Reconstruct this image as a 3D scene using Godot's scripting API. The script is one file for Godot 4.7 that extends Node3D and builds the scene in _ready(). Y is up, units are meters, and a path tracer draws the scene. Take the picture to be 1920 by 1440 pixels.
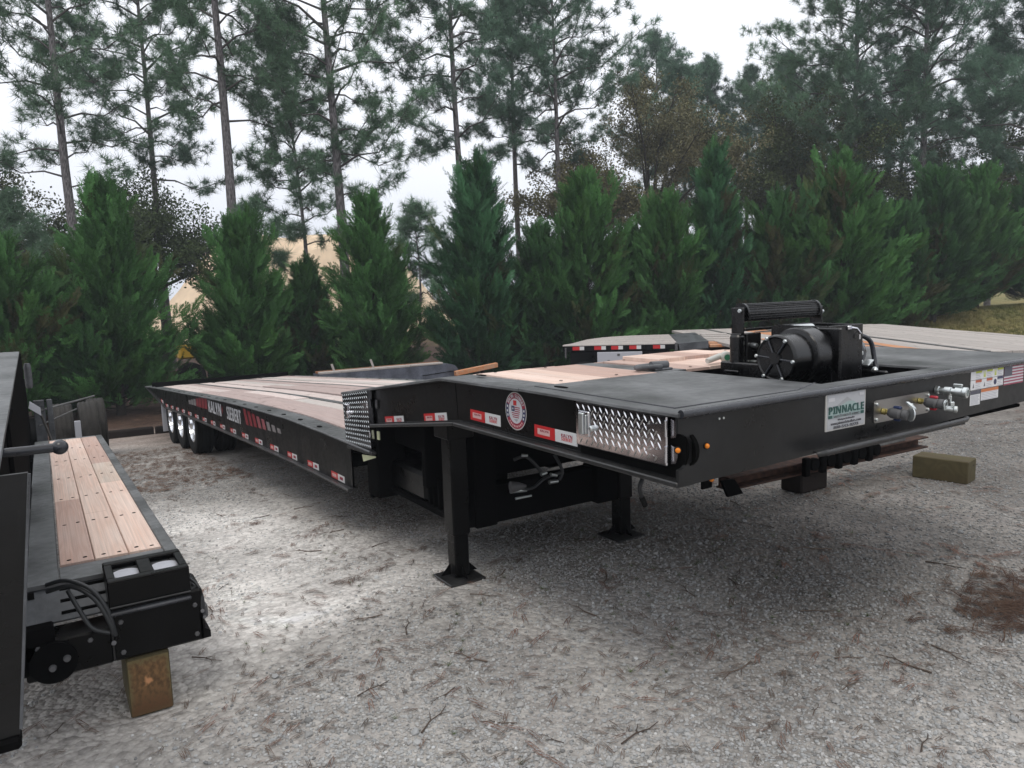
extends Node3D
# A black drop-deck trailer with a winch, parked on gravel before a row of cypresses and tall pines.

class MB:
	var v := PackedVector3Array()
	var n := PackedVector3Array()
	func tri(a: Vector3, b: Vector3, c: Vector3) -> void:   # a, b, c run counter-clockwise seen from outside
		var m := (b - a).cross(c - a).normalized()
		v.append(a); v.append(c); v.append(b)
		n.append(m); n.append(m); n.append(m)
	func trin(a: Vector3, b: Vector3, c: Vector3, na: Vector3, nb: Vector3, nc: Vector3) -> void:
		v.append(a); v.append(c); v.append(b)
		n.append(na); n.append(nc); n.append(nb)
	func quad(a: Vector3, b: Vector3, c: Vector3, d: Vector3) -> void:
		tri(a, b, c); tri(a, c, d)
	func hexa(p: Array) -> void:   # 8 corners: bottom 0-3 counter-clockwise from above, top 4-7
		quad(p[3], p[2], p[1], p[0]); quad(p[4], p[5], p[6], p[7])
		for i in 4:
			var j := (i + 1) % 4
			quad(p[i], p[j], p[4 + j], p[4 + i])
	func box(c: Vector3, s: Vector3, bev := 0.0, b := Basis()) -> void:
		var h := s / 2
		if bev <= 0.0:
			var p := []
			for y in [-1, 1]:
				for q in [[-1, 1], [1, 1], [1, -1], [-1, -1]]:
					p.append(c + b * Vector3(q[0] * h.x, y * h.y, q[1] * h.z))
			hexa(p)
			return
		var e := minf(bev, minf(h.x, minf(h.y, h.z)) * 0.9)
		var i3 := [Vector3(h.x, h.y - e, h.z - e), Vector3(h.x - e, h.y, h.z - e), Vector3(h.x - e, h.y - e, h.z)]
		# faces
		for ax in 3:
			for sg in [-1.0, 1.0]:
				var u := (ax + 1) % 3
				var w := (ax + 2) % 3
				var q := []
				for k in [[-1, -1], [1, -1], [1, 1], [-1, 1]]:
					var t: Vector3 = i3[ax]
					t[ax] *= sg; t[u] *= k[0]; t[w] *= k[1]
					q.append(c + b * t)
				if sg > 0: quad(q[0], q[1], q[2], q[3])
				else: quad(q[3], q[2], q[1], q[0])
		# edges
		for ax in 3:
			var u := (ax + 1) % 3
			var w := (ax + 2) % 3
			for su in [-1.0, 1.0]:
				for sw in [-1.0, 1.0]:
					var q := []
					for k in [[u, -1.0], [u, 1.0], [w, 1.0], [w, -1.0]]:
						var t: Vector3 = i3[k[0]]
						t[ax] *= k[1]; t[u] *= su; t[w] *= sw
						q.append(c + b * t)
					if su * sw < 0: quad(q[0], q[1], q[2], q[3])
					else: quad(q[3], q[2], q[1], q[0])
		for sx in [-1.0, 1.0]:
			for sy in [-1.0, 1.0]:
				for sz in [-1.0, 1.0]:
					var s3 := Vector3(sx, sy, sz)
					var q := [c + b * (i3[0] * s3), c + b * (i3[1] * s3), c + b * (i3[2] * s3)]
					if sx * sy * sz > 0: tri(q[0], q[1], q[2])
					else: tri(q[2], q[1], q[0])
	func frame(d: Vector3) -> Basis:
		var up := Vector3.UP if absf(d.y) < 0.9 else Vector3.RIGHT
		var x := up.cross(d).normalized()
		return Basis(x, d.cross(x).normalized(), d)
	func tube(pts: Array, r0: float, r1: float = -1.0, sides := 8, cap := true) -> void:
		if r1 < 0: r1 = r0
		var k := pts.size()
		var rings := []
		var dirs := []
		for i in k:
			var d: Vector3 = (pts[mini(i + 1, k - 1)] - pts[maxi(i - 1, 0)]).normalized()
			var f := frame(d)
			if i > 0:   # carry the frame along
				var px: Vector3 = dirs[i - 1].x
				px = (px - d * px.dot(d)).normalized()
				f = Basis(px, d.cross(px), d)
			dirs.append(f)
			var ring := []
			var r := lerpf(r0, r1, float(i) / (k - 1))
			for s in sides:
				var a := TAU * s / sides
				ring.append((f.x * cos(a) + f.y * sin(a)) * r)
			rings.append(ring)
		for i in k - 1:
			for s in sides:
				var t := (s + 1) % sides
				var a: Vector3 = rings[i][s]; var b: Vector3 = rings[i][t]; var c: Vector3 = rings[i + 1][t]; var d: Vector3 = rings[i + 1][s]
				var P: Vector3 = pts[i]; var Q: Vector3 = pts[i + 1]
				trin(P + a, P + b, Q + c, a.normalized(), b.normalized(), c.normalized())
				trin(P + a, Q + c, Q + d, a.normalized(), c.normalized(), d.normalized())
		if cap:
			for s in sides:
				var t := (s + 1) % sides
				tri(pts[0], pts[0] + rings[0][t], pts[0] + rings[0][s])
				tri(pts[k - 1], pts[k - 1] + rings[k - 1][s], pts[k - 1] + rings[k - 1][t])
	func lathe(prof: Array, o: Vector3, axis: Vector3, sides := 24) -> void:   # prof: Vector2(radius, along); runs so that outside is on its right
		var f := frame(axis.normalized())
		for i in prof.size() - 1:
			var p: Vector2 = prof[i]; var q: Vector2 = prof[i + 1]
			var nr := Vector2(q.y - p.y, -(q.x - p.x)).normalized()
			for s in sides:
				var a0 := TAU * s / sides; var a1 := TAU * (s + 1) / sides
				var e0 := f.x * cos(a0) + f.y * sin(a0); var e1 := f.x * cos(a1) + f.y * sin(a1)
				var A := o + e0 * p.x + f.z * p.y; var B := o + e1 * p.x + f.z * p.y
				var C := o + e1 * q.x + f.z * q.y; var D := o + e0 * q.x + f.z * q.y
				var n0 := e0 * nr.x + f.z * nr.y; var n1 := e1 * nr.x + f.z * nr.y
				if p.x > 1e-6: trin(A, B, C, n0, n1, n1)
				if q.x > 1e-6: trin(A, C, D, n0, n1, n0)
	func prism(poly: PackedVector2Array, t: Transform3D, depth: float) -> void:   # polygon in t's xy, thick along t's z
		var idx := Geometry2D.triangulate_polygon(poly)
		var area := 0.0
		for i in poly.size():
			area += poly[i].cross(poly[(i + 1) % poly.size()])
		var zf := t.basis.z * depth
		for i in range(0, idx.size(), 3):
			var a := poly[idx[i]]; var b := poly[idx[i + 1]]; var c := poly[idx[i + 2]]
			if (b - a).cross(c - a) < 0:
				var w := b; b = c; c = w
			var A := t * Vector3(a.x, a.y, 0); var B := t * Vector3(b.x, b.y, 0); var C := t * Vector3(c.x, c.y, 0)
			tri(A + zf, B + zf, C + zf); tri(C, B, A)
		for i in poly.size():
			var p := poly[i]; var q := poly[(i + 1) % poly.size()]
			if area < 0:
				var w := p; p = q; q = w
			var P := t * Vector3(p.x, p.y, 0); var Q := t * Vector3(q.x, q.y, 0)
			quad(P, Q, Q + zf, P + zf)
	func shift(d: Vector3) -> void:
		for i in v.size(): v[i] += d
	func mesh() -> ArrayMesh:
		var a := []
		a.resize(Mesh.ARRAY_MAX)
		a[Mesh.ARRAY_VERTEX] = v
		a[Mesh.ARRAY_NORMAL] = n
		var m := ArrayMesh.new()
		m.add_surface_from_arrays(Mesh.PRIMITIVE_TRIANGLES, a)
		return m

var M := {}
var org := Vector3.ZERO       # where the thing being built has its base; shapes are given in the world and moved by it
var rng := RandomNumberGenerator.new()
var taken := {}

func numbered(called: String) -> String:
	if not taken.has(called):
		taken[called] = 0
		return called
	taken[called] += 1
	return "%s_%03d" % [called, taken[called]]

func tag(o: Node3D, label: String, category: String, group := "") -> Node3D:
	o.set_meta("label", label); o.set_meta("category", category)
	if group: o.set_meta("group", group)
	return o

func thing(called: String, at: Vector3, label: String, category: String, group := "") -> Node3D:
	var o := Node3D.new()
	o.name = numbered(called)
	add_child(o, true)
	o.position = at
	org = at
	return tag(o, label, category, group)

func part(called: String, mb: MB, mat: Material, parent: Node3D, at := Vector3.INF) -> MeshInstance3D:
	# the shape is given in the world; the part's own origin lies at the thing's base
	var o := MeshInstance3D.new()
	o.name = called

	mb.shift(-org)
	o.mesh = mb.mesh()
	o.material_override = mat
	parent.add_child(o, true)
	return o

func solo(called: String, mb: MB, mat: Material, at: Vector3, label: String, category: String, group := "") -> MeshInstance3D:
	var o := MeshInstance3D.new()
	o.name = numbered(called)
	mb.shift(-at)
	o.mesh = mb.mesh()
	o.material_override = mat
	add_child(o, true)
	o.position = at
	tag(o, label, category, group)
	return o

func lettering(called: String, text: String, size: float, mat: Material, parent: Node3D, where: Transform3D, bold := true, wide := 0.0, depth := 0.002) -> MeshInstance3D:
	# size: height of a capital in metres; wide: total width to fit, or 0
	var t := TextMesh.new()
	var f := SystemFont.new()
	f.font_names = PackedStringArray(["Droid Sans"])
	if bold: f.font_weight = 700
	t.font = f
	t.text = text
	t.font_size = 48
	t.pixel_size = 0.01
	t.depth = 0.02
	t.curve_step = 2.0
	t.horizontal_alignment = HORIZONTAL_ALIGNMENT_CENTER
	t.vertical_alignment = VERTICAL_ALIGNMENT_CENTER
	var w: float = t.get_aabb().size.x
	var cap := 0.345
	var sy := size / cap
	var sx := wide / w if wide > 0 and w > 0 else sy
	var o := MeshInstance3D.new()
	o.name = called
	o.mesh = t
	o.material_override = mat
	parent.add_child(o, true)
	o.transform = Transform3D(where.basis * Basis.from_scale(Vector3(sx, sy, depth / 0.02)), where.origin - org)
	return o

# ---------- materials ----------
func lin(r: float, g: float, b: float) -> Color:
	return Color(r, g, b).linear_to_srgb()

func mat(called: String, c: Color, rough := 0.6, metal := 0.0, spec := 0.5) -> StandardMaterial3D:
	var m := StandardMaterial3D.new()
	m.resource_name = called
	m.albedo_color = c
	m.roughness = rough
	m.metallic = metal
	m.metallic_specular = spec
	M[called] = m
	return m

func tri_map(m: StandardMaterial3D, scale: Vector3, world := false) -> void:
	m.uv1_triplanar = true
	m.uv1_world_triplanar = world
	m.uv1_scale = scale
	m.uv1_triplanar_sharpness = 4.0

func bytes_image(w: int, h: int, f: Callable) -> ImageTexture:
	var d := PackedByteArray()
	d.resize(w * h * 3)
	var k := 0
	for y in h:
		for x in w:
			var c: Vector3 = f.call(x, y)
			d[k] = clampi(int(c.x * 255), 0, 255); d[k + 1] = clampi(int(c.y * 255), 0, 255); d[k + 2] = clampi(int(c.z * 255), 0, 255)
			k += 3
	return ImageTexture.create_from_image(Image.create_from_data(w, h, false, Image.FORMAT_RGB8, d))

func noise(seed_: int, freq: float, oct := 4, type := FastNoiseLite.TYPE_SIMPLEX_SMOOTH) -> FastNoiseLite:
	var f := FastNoiseLite.new()
	f.seed = seed_
	f.noise_type = type
	f.frequency = freq
	f.fractal_octaves = oct
	f.fractal_type = FastNoiseLite.FRACTAL_FBM if oct > 1 else FastNoiseLite.FRACTAL_NONE
	return f

func seamless(f: FastNoiseLite, s: int) -> PackedByteArray:
	var im := f.get_seamless_image(s, s, false, false, 0.15, true)
	im.convert(Image.FORMAT_L8)
	return im.get_data()

func wood_texture(seed_: int, a: Vector3, b: Vector3, c: Vector3) -> ImageTexture:
	# a: light wood, b: dark grain, c: weathered patches; the grain runs along v
	var W := 384
	var n1 := noise(seed_, 0.02, 3)
	var n2 := noise(seed_ + 7, 0.09, 2)
	var n3 := noise(seed_ + 13, 0.012, 3)
	var kr := RandomNumberGenerator.new(); kr.seed = seed_ * 7
	var knots := []
	for i in 9: knots.append(Vector3(kr.randf() * W, kr.randf() * W, kr.randf_range(0.6, 1.3)))
	var wrapn := func(n: FastNoiseLite, x: float, y: float, sx: float, sy: float) -> float:
		var u := x / W; var q := y / W
		var e := n.get_noise_2d(x * sx, y * sy); var g := n.get_noise_2d((x - W) * sx, y * sy)
		var h := n.get_noise_2d(x * sx, (y - W) * sy); var i := n.get_noise_2d((x - W) * sx, (y - W) * sy)
		return lerpf(lerpf(e, g, u), lerpf(h, i, u), q)
	return bytes_image(W, W, func(x, y):
		var warp: float = wrapn.call(n1, x, y, 1.0, 0.25)
		var rings := 0.5 + 0.5 * sin((x * 0.22 + warp * 26.0))
		var fine: float = wrapn.call(n2, x, y, 2.6, 0.06) * 1.4
		var patch: float = clampf(wrapn.call(n3, x, y, 1.0, 0.8) * 2.0 + 0.35, 0, 1)
		var g := clampf(0.42 * rings + 0.5 * (0.5 + fine), 0, 1)
		var kn := 0.0
		for q in knots:
			var e := Vector2((x - q.x) / (7.0 * q.z), (y - q.y) / (2.2 * q.z)).length()
			if e < 3.0: kn = maxf(kn, clampf(1.35 - e, 0, 1) if e < 1.3 else 0.25 * (0.5 + 0.5 * sin(e * 6.0)) * (3.0 - e) / 1.7)
		return a.lerp(b, g * 0.5).lerp(c, patch * 0.5).lerp(b * 0.62, kn * 0.8) * (0.97 + 0.12 * fine))

func make_materials() -> void:
	# paint noise shared by the black steel
	var sc1 := seamless(noise(31, 0.006, 5), 512)
	var sc2 := seamless(noise(32, 0.05, 3), 512)
	var scr := PackedByteArray()   # fine scratches and rubbed spots
	scr.resize(512 * 512)
	rng.seed = 77
	for i in 260:
		var p := Vector2(rng.randf() * 512, rng.randf() * 512)
		var d := Vector2.from_angle(rng.randf_range(-0.5, 0.5) + (0.0 if rng.randf() < 0.6 else PI / 2))
		var l := int(8 + 70 * pow(rng.randf(), 3))
		var w := int(rng.randf_range(14, 50))
		for k in l:
			var q := p + d * k
			scr[(int(q.y) & 511) * 512 + (int(q.x) & 511)] = w
	var dusty := bytes_image(512, 512, func(x, y):
		var k: int = y * 512 + x
		var g := 0.60 + 0.36 * (sc1[k] / 255.0) - 0.14 * (sc2[k] / 255.0) + scr[k] / 255.0
		return Vector3(g, g, g * 0.99))
	var roughm := bytes_image(512, 512, func(x, y):
		var k: int = y * 512 + x
		var g := clampf(0.72 + 0.5 * (sc1[k] / 255.0 - 0.5) + 0.25 * (sc2[k] / 255.0 - 0.5), 0, 1)
		return Vector3(g, g, g))
	var paint := func(m: StandardMaterial3D, s: float) -> void:
		m.albedo_texture = dusty
		m.roughness_texture = roughm
		tri_map(m, Vector3(s, s, s), true)
	var m := mat("black_paint", lin(0.006, 0.006, 0.0065), 0.48, 0, 0.30); paint.call(m, 0.9)
	m = mat("face_paint", lin(0.017, 0.017, 0.018), 0.55, 0, 0.4); paint.call(m, 0.7)
	m = mat("deck_paint", lin(0.22, 0.228, 0.24), 0.62, 0, 0.5); paint.call(m, 0.6)
	m = mat("bar_paint", lin(0.06, 0.065, 0.08), 0.36, 0, 0.5); paint.call(m, 0.8)
	m = mat("flange_paint", lin(0.045, 0.045, 0.047), 0.55, 0, 0.5); paint.call(m, 1.3)
	m = mat("dark_steel", lin(0.005, 0.005, 0.0052), 0.8, 0, 0.08)
	m = mat("winch_paint", lin(0.006, 0.006, 0.007), 0.36, 0, 0.5); paint.call(m, 2.2)
	m = mat("grey_steel", lin(0.16, 0.17, 0.19), 0.55, 0, 0.5); paint.call(m, 1.4)
	m = mat("slot_black", lin(0.002, 0.002, 0.002), 0.9, 0, 0.2)
	m = mat("scuffed_blue", lin(0.17, 0.19, 0.25), 0.6); paint.call(m, 0.8)
	m = mat("weathered_rail", lin(0.22, 0.22, 0.22), 0.75); paint.call(m, 0.9)
	mat("chrome", Color(0.86, 0.86, 0.88), 0.16, 1.0)
	m = mat("tread_plate", Color(0.82, 0.82, 0.84), 0.2, 1.0)
	m.roughness_texture = roughm; tri_map(m, Vector3(3, 3, 3), true)
	mat("tread_lit", Color(0.92, 0.92, 0.93), 0.3, 1.0)
	mat("zinc", Color(0.8, 0.82, 0.82), 0.32, 0.9)
	mat("stainless", Color(0.62, 0.61, 0.6), 0.34, 0.95)
	mat("brass", Color(0.78, 0.72, 0.45), 0.35, 0.9)
	mat("white_hub", Color(0.93, 0.94, 0.96), 0.22, 0.9)
	m = mat("rubber", lin(0.012, 0.012, 0.012), 0.85, 0, 0.3)
	m = mat("dusty_rubber", lin(0.075, 0.070, 0.066), 0.9, 0, 0.25); paint.call(m, 1.5)
	mat("hose", lin(0.02, 0.022, 0.024), 0.45)
	mat("amber", lin(0.75, 0.22, 0.01), 0.25)
	mat("red_tape", lin(0.50, 0.018, 0.02), 0.4)
	mat("white_tape", lin(0.62, 0.62, 0.62), 0.4)
	mat("pink_print", lin(0.62, 0.38, 0.36), 0.5)
	mat("dark_red_print", lin(0.26, 0.015, 0.04), 0.5)
	mat("white_print", lin(0.52, 0.52, 0.54), 0.45)
	mat("red_fade", lin(0.22, 0.012, 0.02), 0.45)
	mat("red_fade_light", lin(0.28, 0.07, 0.08), 0.45)
	mat("grey_fade", lin(0.20, 0.18, 0.18), 0.45)
	mat("navy_print", lin(0.03, 0.035, 0.09), 0.5)
	mat("flag_red", lin(0.28, 0.04, 0.08), 0.5)
	mat("flag_navy", lin(0.075, 0.075, 0.10), 0.5)
	mat("sign_grey", lin(0.40, 0.41, 0.43), 0.4)
	mat("sign_frame", lin(0.46, 0.45, 0.43), 0.4)
	mat("sign_green", lin(0.020, 0.075, 0.065), 0.5)
	mat("sign_pale_green", lin(0.30, 0.39, 0.38), 0.5)
	mat("sign_shade", lin(0.31, 0.32, 0.33), 0.5)
	mat("print_grey", lin(0.13, 0.13, 0.14), 0.5)
	mat("label_white", lin(0.66, 0.66, 0.67), 0.45)
	mat("label_line", lin(0.36, 0.36, 0.40), 0.5)
	mat("label_yellow", lin(0.42, 0.48, 0.03), 0.5)
	mat("label_orange", lin(0.52, 0.16, 0.05), 0.5)
	mat("label_red", lin(0.42, 0.10, 0.05), 0.5)
	mat("label_pale", lin(0.60, 0.62, 0.40), 0.5)
	mat("valve_red", lin(0.36, 0.01, 0.025), 0.4)
	mat("valve_blue", lin(0.012, 0.025, 0.08), 0.4)
	mat("cast_grey", lin(0.095, 0.095, 0.098), 0.55, 0.2)
	mat("pale_plastic", lin(0.52, 0.52, 0.48), 0.5)
	mat("green_disc", lin(0.03, 0.16, 0.085), 0.5)
	mat("yellow_paint", lin(0.52, 0.33, 0.03), 0.5)
	mat("mud_flap_white", lin(0.42, 0.43, 0.47), 0.55)
	var g := StandardMaterial3D.new()
	g.resource_name = "cab_glass"; g.albedo_color = Color(0.75, 0.8, 0.85, 0.3); g.roughness = 0.05; g.transparency = BaseMaterial3D.TRANSPARENCY_ALPHA
	M["cab_glass"] = g
	# wood
	var fresh := wood_texture(3, Vector3(0.93, 0.845, 0.78), Vector3(0.76, 0.645, 0.565), Vector3(0.91, 0.87, 0.82))
	var grey := wood_texture(5, Vector3(0.91, 0.88, 0.855), Vector3(0.66, 0.605, 0.575), Vector3(0.82, 0.805, 0.785))
	var warm := wood_texture(9, Vector3(0.82, 0.58, 0.42), Vector3(0.60, 0.36, 0.22), Vector3(0.74, 0.66, 0.60))
	var wood := func(called: String, t: Texture2D, tint: Color) -> void:
		var w := mat(called, tint, 0.8, 0, 0.3)
		w.albedo_texture = t
		tri_map(w, Vector3(1.35, 1.35, 0.3))
		w.heightmap_enabled = true; w.heightmap_texture = t; w.heightmap_scale = 0.15
	for k in 4:
		var q: float = [1.0, 0.87, 1.04, 0.94][k]
		var hue: float = [1.0, 0.97, 1.0, 1.03][k]
		wood.call("new_wood_%d" % k, fresh, Color(0.96 * q, 0.94 * q * hue, 0.95 * q * hue).clamp())
		wood.call("deck_wood_%d" % k, grey, Color(0.96 * q, 0.93 * q * hue, 0.93 * q * hue).clamp())
		wood.call("old_wood_%d" % k, [grey, warm][k % 2], Color(0.80 * q, 0.80 * q, 0.80 * q).clamp())
	wood.call("warm_wood", warm, Color(1, 1, 1))
	wood.call("treated_wood", wood_texture(15, Vector3(0.39, 0.36, 0.27), Vector3(0.25, 0.225, 0.165), Vector3(0.32, 0.28, 0.21)), Color(0.95, 0.95, 0.93))
	wood.call("dark_wood", wood_texture(17, Vector3(0.25, 0.22, 0.21), Vector3(0.15, 0.13, 0.12), Vector3(0.22, 0.2, 0.19)), Color(0.75, 0.74, 0.73))
	# sawn end of the block: brown heart, greenish rim
	var en := noise(41, 0.05, 4)
	m = mat("block_end", Color(1, 1, 1), 0.85)
	m.albedo_texture = bytes_image(128, 128, func(x, y):
		var u: float = x / 128.0; var q: float = y / 128.0
		var e := minf(minf(u, 1 - u), minf(q, 1 - q))
		var k := en.get_noise_2d(x, y)
		var c := Vector3(0.40, 0.30, 0.19) + Vector3(0.14, 0.11, 0.08) * k
		c = c.lerp(Vector3(0.40, 0.36, 0.24), clampf(1.0 - e * 9.0 + k, 0, 1))
		var d := Vector2(u - 0.46, (q - 0.42) * 1.25).length()
		c = c.lerp(Vector3(0.72, 0.52, 0.36), clampf(1.4 - d * 11.0 + k * 0.9, 0, 1))
		return c.lerp(Vector3(0.30, 0.18, 0.10), clampf((q - 0.62) * 1.6 + k * 0.5, 0, 0.6)))
	# rust
	var r1 := noise(43, 0.03, 5)
	m = mat("rust", Color(1, 1, 1), 0.85, 0, 0.3)
	m.albedo_texture = bytes_image(256, 256, func(x, y):
		var k := r1.get_noise_2d(x, y)
		return Vector3(0.33, 0.24, 0.20).lerp(Vector3(0.20, 0.16, 0.15), clampf(0.5 + k, 0, 1)))
	tri_map(m, Vector3(1.5, 1.5, 1.5))
	# bark
	var b1 := noise(51, 0.05, 4)
	m = mat("pine_bark", Color(1, 1, 1), 0.95, 0, 0.2)
	m.albedo_texture = bytes_image(256, 256, func(x, y):
		var k := b1.get_noise_2d(x * 1.6, y * 0.35)
		return Vector3(0.56, 0.54, 0.545).lerp(Vector3(0.33, 0.315, 0.315), clampf(0.5 + k * 1.3, 0, 1)))
	tri_map(m, Vector3(1.1, 0.9, 1.1))
	mat("branch_bark", lin(0.11, 0.10, 0.095), 0.95, 0, 0.2)
	mat("oak_bark", lin(0.055, 0.048, 0.042), 0.95, 0, 0.2)
	for q in [["cypress_leaf", 0.25], ["needle_leaf", 0.2], ["oak_leaf", 0.3]]:
		m = mat(q[0], Color.WHITE, 0.62, 0, 0.3)
		m.vertex_color_use_as_albedo = true
		m.backlight_enabled = true
		m.backlight = Color(q[1], q[1], q[1])
	m = mat("litter", Color.WHITE, 0.95, 0, 0.2); m.vertex_color_use_as_albedo = true
	m = mat("stone", Color.WHITE, 0.9, 0, 0.3); m.vertex_color_use_as_albedo = true
	# sand
	var s1 := noise(61, 0.02, 5)
	m = mat("sand", Color(1, 1, 1), 0.95, 0, 0.2)
	m.albedo_texture = bytes_image(256, 256, func(x, y):
		var k := s1.get_noise_2d(x, y)
		return Vector3(0.90, 0.81, 0.70) * (1.0 + 0.16 * k))
	tri_map(m, Vector3(0.12, 0.12, 0.12), true)

# ---------- ground ----------
func smooth(a: float, b: float, x: float) -> float:
	var t := clampf((x - a) / (b - a), 0, 1)
	return t * t * (3 - 2 * t)

var gn := FastNoiseLite.new()
var gn2 := FastNoiseLite.new()
func ground_y(x: float, z: float) -> float:
	var t := clampf(-2.95 - z, 0, 14.3)
	var y := -0.078 * t
	if t < 1.0: y = -0.078 * t * t * (2.0 - t)   # eases into the slope
	var d := 0.531 * x - 0.839 * z
	y += smooth(21.3, 26.5, d) * smooth(12, 24, x) * 1.25
	y += 0.012 * gn.get_noise_2d(x * 0.6, z * 0.6)
	return y

func litter_amount(x: float, z: float) -> float:   # brown needle litter under the trees
	var d := 0.531 * x - 0.839 * z
	var k := gn2.get_noise_2d(x * 0.5, z * 0.5)
	return smooth(13.8, 16.0, d + k * 1.2 - smooth(3, 10, x) * 1.0) * (1 - smooth(22.3, 23.6, d + k) * smooth(17, 21, x))

func make_ground() -> void:
	gn.seed = 71; gn.frequency = 0.35
	gn2.seed = 72; gn2.frequency = 0.5
	var S := 1024
	var ce := FastNoiseLite.new()
	ce.seed = 81; ce.noise_type = FastNoiseLite.TYPE_CELLULAR; ce.frequency = 0.055
	ce.cellular_return_type = FastNoiseLite.RETURN_CELL_VALUE; ce.fractal_type = FastNoiseLite.FRACTAL_NONE
	var a := seamless(ce, S)
	ce.cellular_return_type = FastNoiseLite.RETURN_DISTANCE
	var b := seamless(ce, S)
	ce.seed = 82; ce.frequency = 0.12
	var c := seamless(ce, S)
	var f := seamless(noise(83, 0.012, 5), S)
	var gc := noise(84, 0.02, 3)
	var col := bytes_image(S, S, func(x, y):
		var k: int = y * S + x
		var cell := a[k] / 255.0
		var edge := b[k] / 255.0
		var fine := c[k] / 255.0
		var g := 0.93 + 0.16 * (cell - 0.5) - 0.20 * edge * edge + 0.10 * (0.5 - fine) + 0.12 * (f[k] / 255.0 - 0.5)
		return Vector3(g * 1.0, g * 0.99, g * 0.985))
	var hgt := bytes_image(S, S, func(x, y):
		var k: int = y * S + x
		var h := 1.0 - 0.8 * b[k] / 255.0 - 0.25 * c[k] / 255.0 + 0.2 * (f[k] / 255.0 - 0.5)
		return Vector3(h, h, h))
	var blot := seamless(noise(85, 0.01, 6), 512)
	var bl := bytes_image(512, 512, func(x, y):
		var g := 0.93 + 0.24 * (blot[y * 512 + x] / 255.0 - 0.5)
		return Vector3(g, g * 0.99, g * 0.97))
	var m := mat("gravel_ground", Color(1, 1, 1), 0.95, 0, 0.25)
	m.vertex_color_use_as_albedo = true
	m.albedo_texture = col
	m.heightmap_enabled = true; m.heightmap_texture = hgt; m.heightmap_scale = 1.2
	m.uv1_scale = Vector3(0.62, 0.62, 1)
	m.detail_enabled = true; m.detail_albedo = bl; m.detail_blend_mode = BaseMaterial3D.BLEND_MODE_MUL; m.detail_uv_layer = BaseMaterial3D.DETAIL_UV_2
	m.uv2_scale = Vector3(0.21, 0.21, 1)
	# a grid that is fine near the yard and coarse towards the horizon
	var xs := []; var zs := []
	var x := -4.0
	while x < 32.0: xs.append(x); x += 0.2 if x < 9.0 else 0.5
	x = -4.6
	var st := 0.6
	while x > -320: xs.push_front(x); st *= 1.25; x -= st
	x = xs[-1] + 0.6; st = 0.6
	while x < 320: xs.append(x); st *= 1.25; x += st
	var z := 2.0
	while z > -28: zs.append(z); z -= 0.2 if z > -16.5 else 0.5
	st = 0.5
	while z > -320: zs.append(z); st *= 1.25; z -= st
	z = 2.5; st = 0.5
	while z < 120: zs.push_front(z); st *= 1.3; z += st
	var W := xs.size()
	var v := PackedVector3Array(); var n := PackedVector3Array(); var uv := PackedVector2Array(); var uv2 := PackedVector2Array(); var cl := PackedColorArray(); var ix := PackedInt32Array()
	for zz in zs:
		for xx in xs:
			v.append(Vector3(xx, ground_y(xx, zz), zz))
			var e := 0.15
			n.append(Vector3(ground_y(xx - e, zz) - ground_y(xx + e, zz), 2 * e, ground_y(xx, zz - e) - ground_y(xx, zz + e)).normalized())
			uv.append(Vector2(xx, zz)); uv2.append(Vector2(xx + 0.37 * zz, zz - 0.37 * xx))
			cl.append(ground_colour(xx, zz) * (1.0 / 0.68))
	for j in zs.size() - 1:
		for i in W - 1:
			var p := j * W + i
			for q in [p, p + W, p + 1, p + 1, p + W, p + W + 1]: ix.append(q)
	var arr := []
	arr.resize(Mesh.ARRAY_MAX)
	arr[Mesh.ARRAY_VERTEX] = v; arr[Mesh.ARRAY_NORMAL] = n; arr[Mesh.ARRAY_TEX_UV] = uv; arr[Mesh.ARRAY_TEX_UV2] = uv2; arr[Mesh.ARRAY_COLOR] = cl; arr[Mesh.ARRAY_INDEX] = ix
	var am := ArrayMesh.new()
	am.add_surface_from_arrays(Mesh.PRIMITIVE_TRIANGLES, arr)
	var o := MeshInstance3D.new()
	o.name = "ground"
	o.mesh = am
	o.material_override = m
	o.set_meta("kind", "structure")
	o.set_meta("label", "grey gravel yard sloping down to the trees")
	add_child(o, true)

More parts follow.
